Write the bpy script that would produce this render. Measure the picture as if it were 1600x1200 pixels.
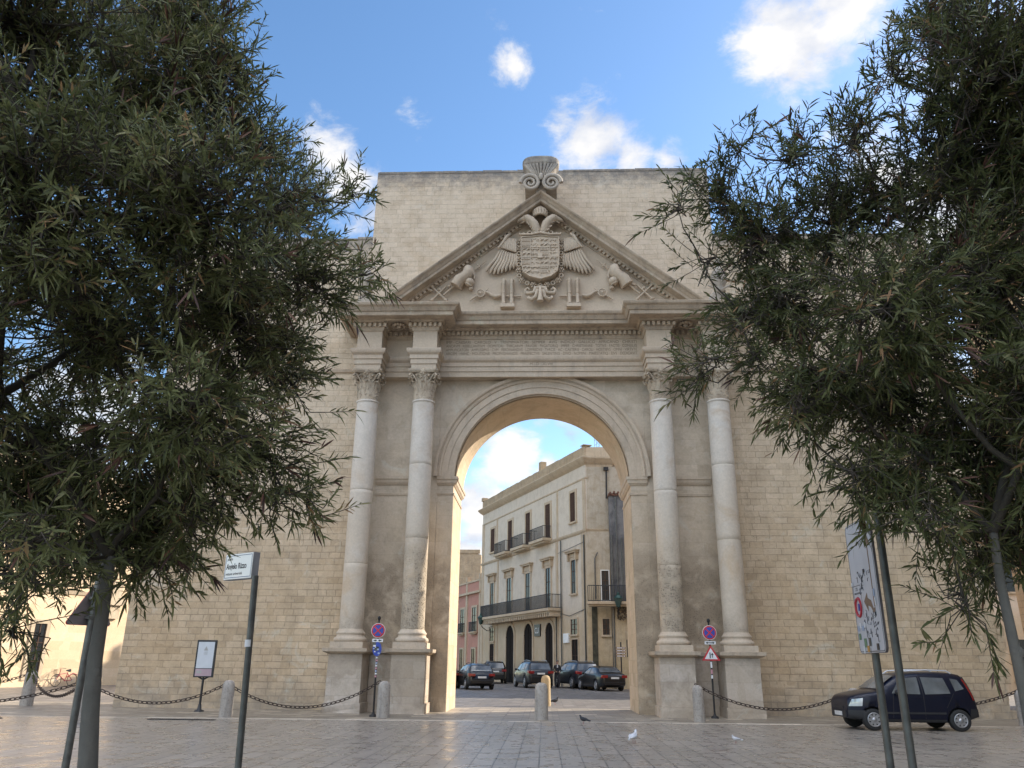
import bpy, bmesh, math, random
import numpy as np
from mathutils import Vector, Matrix
random.seed(7); rng = np.random.default_rng(7)
R = math.radians
S = bpy.context.scene
for o in list(bpy.data.objects): bpy.data.objects.remove(o)
C = S.collection

# ---------------------------------------------------------------- camera
F_PX, PITCH, ROLL, YAW = 1242.77, R(19.388), R(0.637), R(-2.409)
CAM = Vector((0.08, -28.0, 1.5))
fw = Vector((math.sin(YAW)*math.cos(PITCH), math.cos(YAW)*math.cos(PITCH), math.sin(PITCH)))
rt0 = Vector((math.cos(YAW), -math.sin(YAW), 0)); up0 = rt0.cross(fw)
rt = rt0*math.cos(ROLL) + up0*math.sin(ROLL); up = up0*math.cos(ROLL) - rt0*math.sin(ROLL)
cd = bpy.data.cameras.new('camera'); cam = bpy.data.objects.new('camera', cd); C.objects.link(cam)
cd.sensor_fit = 'HORIZONTAL'; cd.sensor_width = 36; cd.lens = 36*F_PX/1600
cd.clip_start = 0.05; cd.clip_end = 3000
m = Matrix((rt, up, -fw)).transposed().to_4x4(); m.translation = CAM
cam.matrix_world = m
S.camera = cam

# ---------------------------------------------------------------- light and sky
SUN_AZ, SUN_EL = R(60), R(27)          # azimuth measured from +Y towards +X
sd = Vector((math.sin(SUN_AZ)*math.cos(SUN_EL), math.cos(SUN_AZ)*math.cos(SUN_EL), math.sin(SUN_EL)))
sl = bpy.data.lights.new('sun', 'SUN'); sl.energy = 2.5; sl.angle = R(0.6); sl.color = (1.0, 0.91, 0.78)
so = bpy.data.objects.new('sun', sl); C.objects.link(so)
so.rotation_euler = sd.to_track_quat('Z', 'Y').to_euler()
S.view_settings.view_transform = 'Standard'; S.view_settings.look = 'None'
S.view_settings.exposure = 1.8; S.view_settings.gamma = 1
W = bpy.data.worlds.new('World'); S.world = W; W.use_nodes = True
nt = W.node_tree; nt.nodes.clear()
def N(tree, kind, **kw):
    n = tree.nodes.new(kind)
    for k, v in kw.items():
        if k.startswith('i_'): n.inputs[int(k[2:])].default_value = v
        elif k in n.inputs and not hasattr(n, k): n.inputs[k].default_value = v
        else: setattr(n, k, v)
    return n
def L(tree, a, b): tree.links.new(a, b)
out = N(nt, 'ShaderNodeOutputWorld'); bg = N(nt, 'ShaderNodeBackground')
bg.inputs['Strength'].default_value = 0.13
sky = N(nt, 'ShaderNodeTexSky', sky_type='NISHITA', sun_disc=False, sun_elevation=SUN_EL, sun_rotation=SUN_AZ,
        altitude=50, air_density=1.0, dust_density=0.5, ozone_density=1.6)
tc = N(nt, 'ShaderNodeTexCoord')
# clouds: fractal noise in direction space, gathered round a few directions of the sky
def pixdir(x, y): return (fw + rt*((x-800)/F_PX) + up*((600-y)/F_PX)).normalized()
CL = [  # direction seed (photo px), radius deg, strength
 (1235,60,5.6,1.0),(1310,0,4.5,.95),(1180,40,3.0,.7),(1215,125,2.4,.62),(1285,122,1.6,.72),(1320,85,1.6,.7),(930,215,4.6,.95),(885,190,2.8,.8),(985,240,3.2,.8),(1045,250,2.6,.72),
 (800,100,2.4,.72),(775,20,2.4,.5),(560,300,4.2,.82),(510,235,3.6,.72),(575,345,3.0,.78),
 (640,185,2.4,.42),(1450,330,10,.95),(1560,130,7,.75),(1500,620,9,1.0),(1350,460,5,.7),
 (800,715,3.6,.95),(740,790,3.6,1.0),(730,850,3.6,1.0),(860,735,2.4,.8),(890,675,2.4,.75),(775,690,2.2,.72),(845,668,1.8,.6),
 (100,700,12,.9),(-200,400,14,.8),(150,-100,10,.35)]
acc = None
for (x, y, r, s) in CL:
    d = pixdir(x, y)
    dist = N(nt, 'ShaderNodeVectorMath', operation='DISTANCE'); L(nt, tc.outputs['Generated'], dist.inputs[0]); dist.inputs[1].default_value = d
    mr = N(nt, 'ShaderNodeMapRange', interpolation_type='SMOOTHSTEP')
    L(nt, dist.outputs['Value'], mr.inputs['Value'])
    mr.inputs['From Min'].default_value = 0; mr.inputs['From Max'].default_value = R(r)*1.25
    mr.inputs['To Min'].default_value = s; mr.inputs['To Max'].default_value = 0
    if acc is None: acc = mr.outputs['Result']
    else:
        mx = N(nt, 'ShaderNodeMath', operation='MAXIMUM'); L(nt, acc, mx.inputs[0]); L(nt, mr.outputs['Result'], mx.inputs[1]); acc = mx.outputs[0]
mp = N(nt, 'ShaderNodeMapping'); mp.inputs['Scale'].default_value = (1, 1, 1.7); L(nt, tc.outputs['Generated'], mp.inputs['Vector'])
n1 = N(nt, 'ShaderNodeTexNoise'); n1.inputs['Scale'].default_value = 13; n1.inputs['Detail'].default_value = 13; n1.inputs['Roughness'].default_value = 0.66; n1.inputs['Distortion'].default_value = 0.25
L(nt, mp.outputs[0], n1.inputs['Vector'])
n2 = N(nt, 'ShaderNodeTexNoise'); n2.inputs['Scale'].default_value = 3.2; n2.inputs['Detail'].default_value = 4; L(nt, mp.outputs[0], n2.inputs['Vector'])
# behind and beside the camera: unseen broken cloud added as fill light (from the wide noise)
wide = N(nt, 'ShaderNodeMapRange'); L(nt, n2.outputs['Fac'], wide.inputs['Value']); wide.inputs['From Min'].default_value = .38; wide.inputs['From Max'].default_value = .6; wide.inputs['To Max'].default_value = .95
sepd = N(nt, 'ShaderNodeSeparateXYZ'); L(nt, tc.outputs['Generated'], sepd.inputs[0])
bk = N(nt, 'ShaderNodeMapRange'); L(nt, sepd.outputs['Y'], bk.inputs['Value']); bk.inputs['From Min'].default_value = .35; bk.inputs['From Max'].default_value = -.2
wm = N(nt, 'ShaderNodeMath', operation='MULTIPLY'); L(nt, wide.outputs[0], wm.inputs[0]); L(nt, bk.outputs[0], wm.inputs[1])
am = N(nt, 'ShaderNodeMath', operation='MAXIMUM'); L(nt, acc, am.inputs[0]); L(nt, wm.outputs[0], am.inputs[1])
sm = N(nt, 'ShaderNodeMath', operation='MULTIPLY_ADD'); L(nt, am.outputs[0], sm.inputs[0]); sm.inputs[1].default_value = .55; L(nt, n1.outputs['Fac'], sm.inputs[2])
cf = N(nt, 'ShaderNodeMapRange', interpolation_type='SMOOTHSTEP'); L(nt, sm.outputs[0], cf.inputs['Value'])
cf.inputs['From Min'].default_value = .69; cf.inputs['From Max'].default_value = 1.02; cf.inputs['To Max'].default_value = .97
n3 = N(nt, 'ShaderNodeTexNoise'); n3.inputs['Scale'].default_value = 13; n3.inputs['Detail'].default_value = 5; L(nt, mp.outputs[0], n3.inputs['Vector'])
crr = N(nt, 'ShaderNodeValToRGB'); L(nt, n3.outputs['Fac'], crr.inputs[0])
crr.color_ramp.elements[0].position = .35; crr.color_ramp.elements[0].color = (1.35, 1.5, 1.85, 1)
crr.color_ramp.elements[1].position = .6; crr.color_ramp.elements[1].color = (2.35, 2.3, 2.25, 1)
# clear sky: a little more saturated than the raw model, paler towards the horizon by itself
hs = N(nt, 'ShaderNodeHueSaturation'); hs.inputs['Saturation'].default_value = 1.15; hs.inputs['Value'].default_value = .62; L(nt, sky.outputs[0], hs.inputs['Color'])
mix = N(nt, 'ShaderNodeMix', data_type='RGBA'); L(nt, cf.outputs[0], mix.inputs['Factor']); L(nt, hs.outputs[0], mix.inputs[6]); 
bmul = N(nt, 'ShaderNodeMath', operation='MULTIPLY_ADD'); 
zup = N(nt, 'ShaderNodeMapRange'); L(nt, sepd.outputs['Z'], zup.inputs['Value']); zup.inputs['From Min'].default_value = .1; zup.inputs['From Max'].default_value = .75
zm = N(nt, 'ShaderNodeMath', operation='MULTIPLY'); L(nt, bk.outputs[0], zm.inputs[0]); L(nt, zup.outputs[0], zm.inputs[1])
L(nt, zm.outputs[0], bmul.inputs[0]); bmul.inputs[1].default_value = 5.0; bmul.inputs[2].default_value = 1.0
bsc = N(nt, 'ShaderNodeVectorMath', operation='SCALE'); L(nt, crr.outputs[0], bsc.inputs[0]); L(nt, bmul.outputs[0], bsc.inputs['Scale']); L(nt, bsc.outputs[0], mix.inputs[7])   # unseen clouds behind the camera boosted to brighten the gate front
L(nt, mix.outputs[2], bg.inputs['Color']); L(nt, bg.outputs[0], out.inputs[0])

# ---------------------------------------------------------------- helpers
class MB:
    def __init__(s): s.v = []; s.f = []; s.m = []; s.sm = []
    def add(s, vs, fs, m=0, smooth=False):
        b = len(s.v); s.v += [tuple(p) for p in vs]
        for f in fs: s.f.append(tuple(b+i for i in f)); s.m.append(m); s.sm.append(smooth)
        return s
    def box(s, x0, x1, y0, y1, z0, z1, m=0, M=None):
        vs = [Vector((x, y, z)) for z in (z0, z1) for y in (y0, y1) for x in (x0, x1)]
        if M: vs = [M @ p for p in vs]
        return s.add(vs, [(0,2,3,1),(4,5,7,6),(0,1,5,4),(2,6,7,3),(0,4,6,2),(1,3,7,5)], m)
    def prism(s, poly, y0, y1, m=0, M=None, axis='y'):
        """poly in (x,z) extruded along y (or (x,y) along z)"""
        n = len(poly)
        if axis == 'y': vs = [Vector((x, y0, z)) for x, z in poly]+[Vector((x, y1, z)) for x, z in poly]
        else: vs = [Vector((x, y, y0)) for x, y in poly]+[Vector((x, y, y1)) for x, y in poly]
        if M: vs = [M @ p for p in vs]
        fs = [tuple(range(n)), tuple(range(2*n-1, n-1, -1))]+[(i, n+i, n+(i+1) % n, (i+1) % n) for i in range(n)]
        return s.add(vs, fs, m)
    def stack(s, rings, m=0, caps=True, smooth=False):
        n = len(rings[0]); vs = [p for r in rings for p in r]; fs = []
        for k in range(len(rings)-1):
            for i in range(n): fs.append((k*n+i, k*n+(i+1) % n, (k+1)*n+(i+1) % n, (k+1)*n+i))
        s.add(vs, fs, m, smooth)
        if caps:
            s.add(rings[0], [tuple(range(n-1, -1, -1))], m); s.add(rings[-1], [tuple(range(n))], m)
        return s
    def tube(s, pts, rad, n=8, m=0, caps=True, smooth=True):
        pts = [Vector(p) for p in pts]
        if not hasattr(rad, '__len__'): rad = [rad]*len(pts)
        rings = []; prev = None
        for i, p in enumerate(pts):
            t = (pts[min(i+1, len(pts)-1)]-pts[max(i-1, 0)]).normalized()
            if prev is None:
                a = Vector((0, 0, 1)) if abs(t.z) < .9 else Vector((1, 0, 0)); u = t.cross(a).normalized()
            else: u = (prev-t*prev.dot(t)).normalized()
            prev = u; w = t.cross(u)
            rings.append([p+(u*math.cos(2*math.pi*k/n)+w*math.sin(2*math.pi*k/n))*rad[i] for k in range(n)])
        return s.stack(rings, m, caps, smooth)
    def lathe(s, prof, c=(0,0,0), n=24, m=0, M=None, smooth=True, caps=True):
        """prof (r,z)"""
        rings = []
        for r, z in prof:
            ring = [Vector((r*math.cos(2*math.pi*k/n), r*math.sin(2*math.pi*k/n), z)) for k in range(n)]
            if M: ring = [M @ p for p in ring]
            rings.append([p+Vector(c) for p in ring])
        return s.stack(rings, m, caps, smooth)
    def ball(s, c, r, n=10, k=6, m=0, M=None):
        if not hasattr(r, '__len__'): r = (r, r, r)
        rings = []
        for j in range(1, k):
            a = math.pi*j/k-math.pi/2
            ring = [Vector((r[0]*math.cos(a)*math.cos(2*math.pi*i/n), r[1]*math.cos(a)*math.sin(2*math.pi*i/n), r[2]*math.sin(a))) for i in range(n)]
            if M: ring = [M @ p for p in ring]
            rings.append([p+Vector(c) for p in ring])
        return s.stack(rings, m, True, True)
    def torus(s, c, R1, r, n=20, k=6, M=None, m=0):
        vs = []; fs = []
        for i in range(n):
            a = 2*math.pi*i/n
            for j in range(k):
                b = 2*math.pi*j/k
                p = Vector(((R1+r*math.cos(b))*math.cos(a), r*math.sin(b), (R1+r*math.cos(b))*math.sin(a)))
                if M: p = M @ p
                vs.append(p+Vector(c))
        for i in range(n):
            for j in range(k): fs.append((i*k+j, ((i+1) % n)*k+j, ((i+1) % n)*k+(j+1) % k, i*k+(j+1) % k))
        return s.add(vs, fs, m, True)
    def build(s, name, mats, parent=None, bevel=0):
        me = bpy.data.meshes.new(name); me.from_pydata(s.v, [], s.f)
        if not isinstance(mats, (list, tuple)): mats = [mats]
        for q in mats: me.materials.append(q)
        me.polygons.foreach_set('material_index', s.m); me.polygons.foreach_set('use_smooth', s.sm)
        bm = bmesh.new(); bm.from_mesh(me); bmesh.ops.recalc_face_normals(bm, faces=bm.faces); bm.to_mesh(me); bm.free()
        me.update()
        o = bpy.data.objects.new(name, me); C.objects.link(o)
        if parent: o.parent = parent
        if bevel:
            b = o.modifiers.new('bevel', 'BEVEL'); b.width = bevel; b.segments = 2; b.limit_method = 'ANGLE'; b.angle_limit = R(40)
        return o
def tag(o, label=None, cat=None, group=None, kind=None):
    if label: o['label'] = label
    if cat: o['category'] = cat
    if group: o['group'] = group
    if kind: o['kind'] = kind
    return o
def thing(name, loc, label, cat, rz=0, group=None):
    o = bpy.data.objects.new(name, None); C.objects.link(o); o.location = loc; o.rotation_euler.z = rz; o.empty_display_size = .2
    return tag(o, label, cat, group)
def copy_tree(o, parent=None):
    c = o.copy(); C.objects.link(c)
    if parent: c.parent = parent
    for ch in list(o.children): copy_tree(ch, c)
    return c
def text_obj(name, body, size, mat_, parent, M, ext=.004, align='LEFT', sx=1.0, bold=0.0):
    cu = bpy.data.curves.new(name, 'FONT'); cu.body = body; cu.size = size; cu.extrude = ext; cu.align_x = align; cu.offset = bold
    t = bpy.data.objects.new('tmp', cu); C.objects.link(t)
    dg = bpy.context.evaluated_depsgraph_get(); me = bpy.data.meshes.new_from_object(t.evaluated_get(dg))
    bpy.data.objects.remove(t)
    if not me.materials: me.materials.append(mat_)
    else: me.materials[0] = mat_
    me.transform(Matrix.Diagonal((sx, 1, 1, 1))); me.transform(M)
    o = bpy.data.objects.new(name, me); C.objects.link(o); o.parent = parent
    return o
def face_y(x, y, z, rz=0):   # text standing up, reading towards -Y, turned by rz about Z
    return Matrix.Translation((x, y, z)) @ Matrix.Rotation(rz, 4, 'Z') @ Matrix.Rotation(math.pi/2, 4, 'X')

# ---------------------------------------------------------------- materials
def newmat(name):
    m = bpy.data.materials.new(name); m.use_nodes = True; t = m.node_tree; return m, t, t.nodes['Principled BSDF']
def plain(name, col, rough=.5, metal=0, noise=0.12, scale=6, bump=0.0, spec=.5, coat=0):
    m, t, b = newmat(name)
    b.inputs['Roughness'].default_value = rough; b.inputs['Metallic'].default_value = metal
    b.inputs['Specular IOR Level'].default_value = spec
    if coat: b.inputs['Coat Weight'].default_value = coat; b.inputs['Coat Roughness'].default_value = .05
    tcn = N(t, 'ShaderNodeTexCoord'); nz = N(t, 'ShaderNodeTexNoise'); nz.inputs['Scale'].default_value = scale; nz.inputs['Detail'].default_value = 6
    L(t, tcn.outputs['Object'], nz.inputs['Vector'])
    mr = N(t, 'ShaderNodeMapRange'); L(t, nz.outputs['Fac'], mr.inputs['Value']); mr.inputs['From Min'].default_value = .3; mr.inputs['From Max'].default_value = .7
    mr.inputs['To Min'].default_value = 1-noise; mr.inputs['To Max'].default_value = 1+noise
    vm = N(t, 'ShaderNodeVectorMath', operation='SCALE'); vm.inputs[0].default_value = col[:3]; L(t, mr.outputs[0], vm.inputs['Scale'])
    L(t, vm.outputs[0], b.inputs['Base Color'])
    if bump:
        bp = N(t, 'ShaderNodeBump'); bp.inputs['Strength'].default_value = bump; bp.inputs['Distance'].default_value = .02; L(t, nz.outputs['Fac'], bp.inputs['Height']); L(t, bp.outputs[0], b.inputs['Normal'])
    return m
def ramp(t, src, p0, p1, c0, c1):
    r = N(t, 'ShaderNodeValToRGB'); L(t, src, r.inputs[0]); e = r.color_ramp.elements
    e[0].position = p0; e[1].position = p1; e[0].color = (*c0, 1) if len(c0) == 3 else c0; e[1].color = (*c1, 1) if len(c1) == 3 else c1
    return r
def mixc(t, fac, a, b_, mode='MIX'):
    mx = N(t, 'ShaderNodeMix', data_type='RGBA', blend_type=mode)
    for s_, v in ((mx.inputs['Factor'], fac), (mx.inputs[6], a), (mx.inputs[7], b_)):
        if hasattr(v, 'type') and hasattr(v, 'is_linked'): L(t, v, s_)
        elif isinstance(v, (int, float)): s_.default_value = v
        else: s_.default_value = (*v, 1)
    return mx.outputs[2]
def nz_(t, vec, scale, detail=6, rough=.55, dist=0):
    n = N(t, 'ShaderNodeTexNoise'); n.inputs['Scale'].default_value = scale; n.inputs['Detail'].default_value = detail
    n.inputs['Roughness'].default_value = rough; n.inputs['Distortion'].default_value = dist; L(t, vec, n.inputs['Vector']); return n.outputs['Fac']
def stone(name, c1, c2, c_up=None, brick=(.46, .215), mortar=.012, joint=.55, rough=.9, bump=.5, stain=0.5, upz=(2, 11), topz=None, streak=0.0, pit=0.0, pitz=None, rowjit=True, warm=.0):
    """weathered limestone: coursed ashlar (brick None = dressed stone), blotches, grey rain stains, pitting"""
    m, t, b = newmat(name); b.inputs['Roughness'].default_value = rough; b.inputs['Specular IOR Level'].default_value = .25
    kk = 1.0 if name.startswith('ashlar') else 1.25
    K3 = (kk*1.02, kk*.975, kk*(.94 if kk > 1 else .985)); c1, c2 = tuple(q*k_ for q, k_ in zip(c1, K3)), tuple(q*k_ for q, k_ in zip(c2, K3)); c_up = tuple(q*k_ for q, k_ in zip(c_up, K3)) if c_up else None
    tcn = N(t, 'ShaderNodeTexCoord'); o = tcn.outputs['Object']; sp = N(t, 'ShaderNodeSeparateXYZ'); L(t, o, sp.inputs[0])
    sx = N(t, 'ShaderNodeMath', operation='ADD'); L(t, sp.outputs['X'], sx.inputs[0]); L(t, sp.outputs['Y'], sx.inputs[1])
    cb = N(t, 'ShaderNodeCombineXYZ'); L(t, sx.outputs[0], cb.inputs['X']); L(t, sp.outputs['Z'], cb.inputs['Y'])
    vec = cb.outputs[0]
    big = nz_(t, o, .35, 5, .6); med = nz_(t, o, 1.7, 8, .65, .4); fine = nz_(t, o, 14, 6, .7)
    col = mixc(t, ramp(t, big, .35, .68, (0,0,0), (1,1,1)).outputs[0], c1, c2)
    if c_up:
        mr = N(t, 'ShaderNodeMapRange', interpolation_type='SMOOTHSTEP'); L(t, sp.outputs['Z'], mr.inputs['Value']); mr.inputs['From Min'].default_value = upz[0]; mr.inputs['From Max'].default_value = upz[1]
        ad = N(t, 'ShaderNodeMath', operation='MULTIPLY_ADD', use_clamp=True); L(t, med, ad.inputs[0]); ad.inputs[1].default_value = .5
        sb = N(t, 'ShaderNodeMath', operation='SUBTRACT'); L(t, mr.outputs[0], sb.inputs[0]); sb.inputs[1].default_value = .25; L(t, sb.outputs[0], ad.inputs[2])
        col = mixc(t, ad.outputs[0], col, c_up)
    height = fine
    if brick:
        # wobble the joints a little so the courses are not ruled
        wob = N(t, 'ShaderNodeTexNoise'); wob.inputs['Scale'].default_value = 2.2; L(t, o, wob.inputs['Vector'])
        ws = N(t, 'ShaderNodeVectorMath', operation='MULTIPLY_ADD'); L(t, wob.outputs['Color'], ws.inputs[0]); ws.inputs[1].default_value = (.10, .035, 0); L(t, vec, ws.inputs[2])
        def bk(w, h, off, sq):
            br = N(t, 'ShaderNodeTexBrick', offset=off, squash=sq, squash_frequency=3, offset_frequency=2)
            br.inputs['Scale'].default_value = 1; br.inputs['Brick Width'].default_value = w; br.inputs['Row Height'].default_value = h
            br.inputs['Mortar Size'].default_value = mortar; br.inputs['Mortar Smooth'].default_value = .25; br.inputs['Bias'].default_value = 0
            br.inputs['Color1'].default_value = (0,0,0,1); br.inputs['Color2'].default_value = (1,1,1,1); br.inputs['Mortar'].default_value = (.5,.5,.5,1)
            L(t, ws.outputs[0], br.inputs['Vector']); return br
        br = bk(brick[0], brick[1], .43, 1.35); br2 = bk(brick[0]*.72, brick[1], .31, 1.6)
        sel = ramp(t, nz_(t, o, .8, 2, .5), .49, .51, (0,0,0), (1,1,1))
        class _B: pass
        bb = _B(); bb.outputs = {'Color': mixc(t, sel.outputs[0], br.outputs['Color'], br2.outputs['Color']), 'Fac': mixc(t, sel.outputs[0], br.outputs['Fac'], br2.outputs['Fac'])}; br = bb
        bcol = ramp(t, br.outputs['Color'], 0, 1, (.72,.69,.65), (1.20,1.18,1.16))
        e = bcol.color_ramp.elements.new(.5); e.color = (1,.99,.97,1); e = bcol.color_ramp.elements.new(.08); e.color = (.88,.84,.78,1); e = bcol.color_ramp.elements.new(.93); e.color = (1.06,1.06,1.08,1)
        fz = N(t, 'ShaderNodeMapRange'); L(t, sp.outputs['Z'], fz.inputs['Value']); fz.inputs['From Min'].default_value = 1; fz.inputs['From Max'].default_value = 11; fz.inputs['To Min'].default_value = .72; fz.inputs['To Max'].default_value = .38
        col = mixc(t, fz.outputs[0], col, bcol.outputs[0], 'MULTIPLY')
        # joints: darker only where the noise lets them
        jm0 = N(t, 'ShaderNodeMath', operation='MULTIPLY'); L(t, br.outputs['Fac'], jm0.inputs[0]); L(t, fz.outputs[0], jm0.inputs[1])
        jm = N(t, 'ShaderNodeMath', operation='MULTIPLY'); L(t, jm0.outputs[0], jm.inputs[0])
        jr = ramp(t, med, .36, .6, (.15,.15,.15), (joint*1.6,)*3); L(t, jr.outputs[0], jm.inputs[1])
        col = mixc(t, jm.outputs[0], col, tuple(q*.33 for q in c1))
        hb = N(t, 'ShaderNodeMath', operation='MULTIPLY_ADD'); L(t, br.outputs['Fac'], hb.inputs[0]); hb.inputs[1].default_value = -1.2; L(t, fine, hb.inputs[2])
        hb2 = N(t, 'ShaderNodeMath', operation='MULTIPLY_ADD'); L(t, br.outputs['Color'], hb2.inputs[0]); hb2.inputs[1].default_value = .5; L(t, hb.outputs[0], hb2.inputs[2])
        height = hb2.outputs[0]
    if brick and name.startswith('ashlar'):
        mp2 = N(t, 'ShaderNodeMapping'); mp2.inputs['Scale'].default_value = (2.6, 2.6, .22); L(t, o, mp2.inputs['Vector'])
        col = mixc(t, ramp(t, nz_(t, mp2.outputs[0], 1.0, 7, .7), .5, .72, (0,0,0), (.22,)*3).outputs[0], col, tuple(q*.55 for q in c1))
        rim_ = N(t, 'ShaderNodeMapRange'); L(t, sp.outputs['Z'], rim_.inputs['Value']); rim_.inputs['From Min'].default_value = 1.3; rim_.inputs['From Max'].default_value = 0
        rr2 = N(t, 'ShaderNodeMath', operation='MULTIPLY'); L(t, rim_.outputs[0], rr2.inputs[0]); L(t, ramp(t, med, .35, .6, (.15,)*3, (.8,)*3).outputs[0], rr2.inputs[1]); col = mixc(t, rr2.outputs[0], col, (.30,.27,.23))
    # blotches
    col = mixc(t, ramp(t, med, .45, .72, (0,0,0), (stain,)*3).outputs[0], col, tuple(q*.62 for q in c1), 'MIX')
    col = mixc(t, ramp(t, nz_(t, o, .9, 7, .7, 1), .58, .7, (0,0,0), (stain*.8,)*3).outputs[0], col, tuple(min(.62, q*1.35) for q in (c_up or c2)), 'MIX')
    if warm: col = mixc(t, ramp(t, nz_(t, o, .55, 4, .6, 1.5), .52, .66, (0,0,0), (warm,)*3).outputs[0], col, (.46,.29,.14))
    col = mixc(t, .5, col, ramp(t, fine, .3, .75, (.78,.78,.78), (1.15,1.15,1.15)).outputs[0], 'MULTIPLY')
    if streak:
        mp_ = N(t, 'ShaderNodeMapping'); mp_.inputs['Scale'].default_value = (3.5, 3.5, .28); L(t, o, mp_.inputs['Vector'])
        sk = nz_(t, mp_.outputs[0], 1.3, 6, .65)
        col = mixc(t, ramp(t, sk, .52, .7, (0,0,0), (streak,)*3).outputs[0], col, (.10,.10,.105))
    if topz:
        mt = N(t, 'ShaderNodeMapRange'); L(t, sp.outputs['Z'], mt.inputs['Value']); mt.inputs['From Min'].default_value = topz-1.9; mt.inputs['From Max'].default_value = topz
        mm = N(t, 'ShaderNodeMath', operation='MULTIPLY_ADD'); L(t, nz_(t, o, 2.4, 8, .75), mm.inputs[0]); mm.inputs[1].default_value = 1.5
        s3 = N(t, 'ShaderNodeMath', operation='SUBTRACT'); L(t, mt.outputs[0], s3.inputs[0]); s3.inputs[1].default_value = 1.15; L(t, s3.outputs[0], mm.inputs[2])
        col = mixc(t, ramp(t, mm.outputs[0], 0.1, .6, (0,0,0), (.75,)*3).outputs[0], col, (.11,.115,.125))
    if pit:
        vo = N(t, 'ShaderNodeTexVoronoi'); vo.inputs['Scale'].default_value = 16; L(t, o, vo.inputs['Vector'])
        pr_ = ramp(t, vo.outputs['Distance'], .1, .42, (1,1,1), (0,0,0))
        pm = N(t, 'ShaderNodeMath', operation='MULTIPLY'); L(t, pr_.outputs[0], pm.inputs[0])
        if pitz:
            mz = N(t, 'ShaderNodeMapRange'); L(t, sp.outputs['Z'], mz.inputs['Value']); mz.inputs['From Min'].default_value = pitz+.7; mz.inputs['From Max'].default_value = pitz-.3
            mq = N(t, 'ShaderNodeMath', operation='MULTIPLY'); L(t, mz.outputs[0], mq.inputs[0]); L(t, ramp(t, med, .36, .55, (0,0,0), (1,1,1)).outputs[0], mq.inputs[1]); L(t, mq.outputs[0], pm.inputs[1])
            col = mixc(t, mq.outputs[0], col, tuple(q*.70 for q in c1))
        else: pm.inputs[1].default_value = 1
        p2 = N(t, 'ShaderNodeMath', operation='MULTIPLY'); L(t, pm.outputs[0], p2.inputs[0]); p2.inputs[1].default_value = pit
        col = mixc(t, p2.outputs[0], col, tuple(q*.3 for q in c1))
        hp = N(t, 'ShaderNodeMath', operation='MULTIPLY_ADD'); L(t, p2.outputs[0], hp.inputs[0]); hp.inputs[1].default_value = -2; L(t, height, hp.inputs[2]); height = hp.outputs[0]
    L(t, col, b.inputs['Base Color'])
    bp = N(t, 'ShaderNodeBump'); bp.inputs['Strength'].default_value = bump; bp.inputs['Distance'].default_value = .03; L(t, height, bp.inputs['Height']); L(t, bp.outputs[0], b.inputs['Normal'])
    return m
TAN, TAN2, PALE = (.54,.43,.285), (.61,.50,.345), (.65,.56,.42)
M = {}
M['wall'] = stone('ashlar_wall', TAN, TAN2, PALE, topz=20.7, warm=.12, stain=.42)
M['wing'] = stone('ashlar_wing', (.54,.425,.275), (.61,.495,.335), (.64,.55,.405), topz=17.8, joint=.6, mortar=.014, warm=.1)
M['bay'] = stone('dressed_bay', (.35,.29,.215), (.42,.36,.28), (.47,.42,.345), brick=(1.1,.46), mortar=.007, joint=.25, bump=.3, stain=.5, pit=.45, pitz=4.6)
M['soffit'] = stone('arch_stone', (.44,.36,.255), (.46,.385,.285), None, brick=(.7,.42), mortar=.009, joint=.3, bump=.35)
M['mould'] = stone('moulded_stone', (.41,.345,.27), (.44,.385,.31), None, brick=None, bump=.25, stain=.45, streak=.18)
M['mould_dark'] = stone('weathered_cornice', (.36,.30,.23), (.42,.36,.285), None, brick=None, bump=.35, stain=.7, streak=.42)
M['relief'] = stone('carved_stone', (.43,.365,.285), (.46,.40,.32), None, brick=None, bump=.3, stain=.3)
M['capital'] = stone('capital_stone', (.33,.275,.21), (.44,.39,.31), None, brick=None, bump=.5, stain=.8, streak=.2, pit=.3)
M['column'] = stone('column_stone', (.42,.365,.285), (.44,.39,.32), (.50,.475,.43), brick=None, bump=.7, stain=.25, upz=(4,9), pit=.8, pitz=4.7, warm=.3)
M['column2'] = stone('column_stone_pale', (.44,.385,.31), (.47,.42,.35), (.50,.475,.43), brick=None, bump=.3, stain=.25, upz=(5,10), pit=.5, pitz=2.6, warm=.35)
M['pedestal'] = stone('pedestal_stone', (.36,.31,.25), (.44,.40,.35), None, brick=(1.6,.52), mortar=.008, joint=.3, bump=.4, stain=.75)
M['acro'] = stone('acroterion_stone', (.33,.30,.26), (.42,.38,.32), None, brick=None, bump=.4, stain=.7, topz=20.5, streak=.3)
M['carve_ink'] = plain('cut_lettering', (.22,.17,.12), .9)
M['iron'] = plain('dark_iron', (.035,.034,.034), .55, .6, .3, 20)
M['rust'] = plain('rusty_chain', (.075,.055,.045), .75, .4, .35, 30)
M['galv'] = plain('galvanised_post', (.105,.105,.095), .45, .5, .3, 9)
M['black'] = plain('black_paint', (.02,.02,.022), .4)
M['tyre'] = plain('tyre_rubber', (.018,.018,.018), .8)
M['white'] = plain('white_paint', (.72,.72,.70), .5, 0, .06)
M['poster'] = plain('poster_paper', (.55,.57,.60), .35, 0, .04)
M['red'] = plain('sign_red', (.50,.03,.04), .4)
M['blue'] = plain('sign_blue', (.03,.06,.33), .4)
M['signwhite'] = plain('sign_white', (.70,.70,.70), .4, 0, .05)
M['signback'] = plain('sign_back', (.15,.125,.12), .6, .2, .2)
M['brown'] = plain('sign_brown', (.20,.12,.07), .5)

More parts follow.
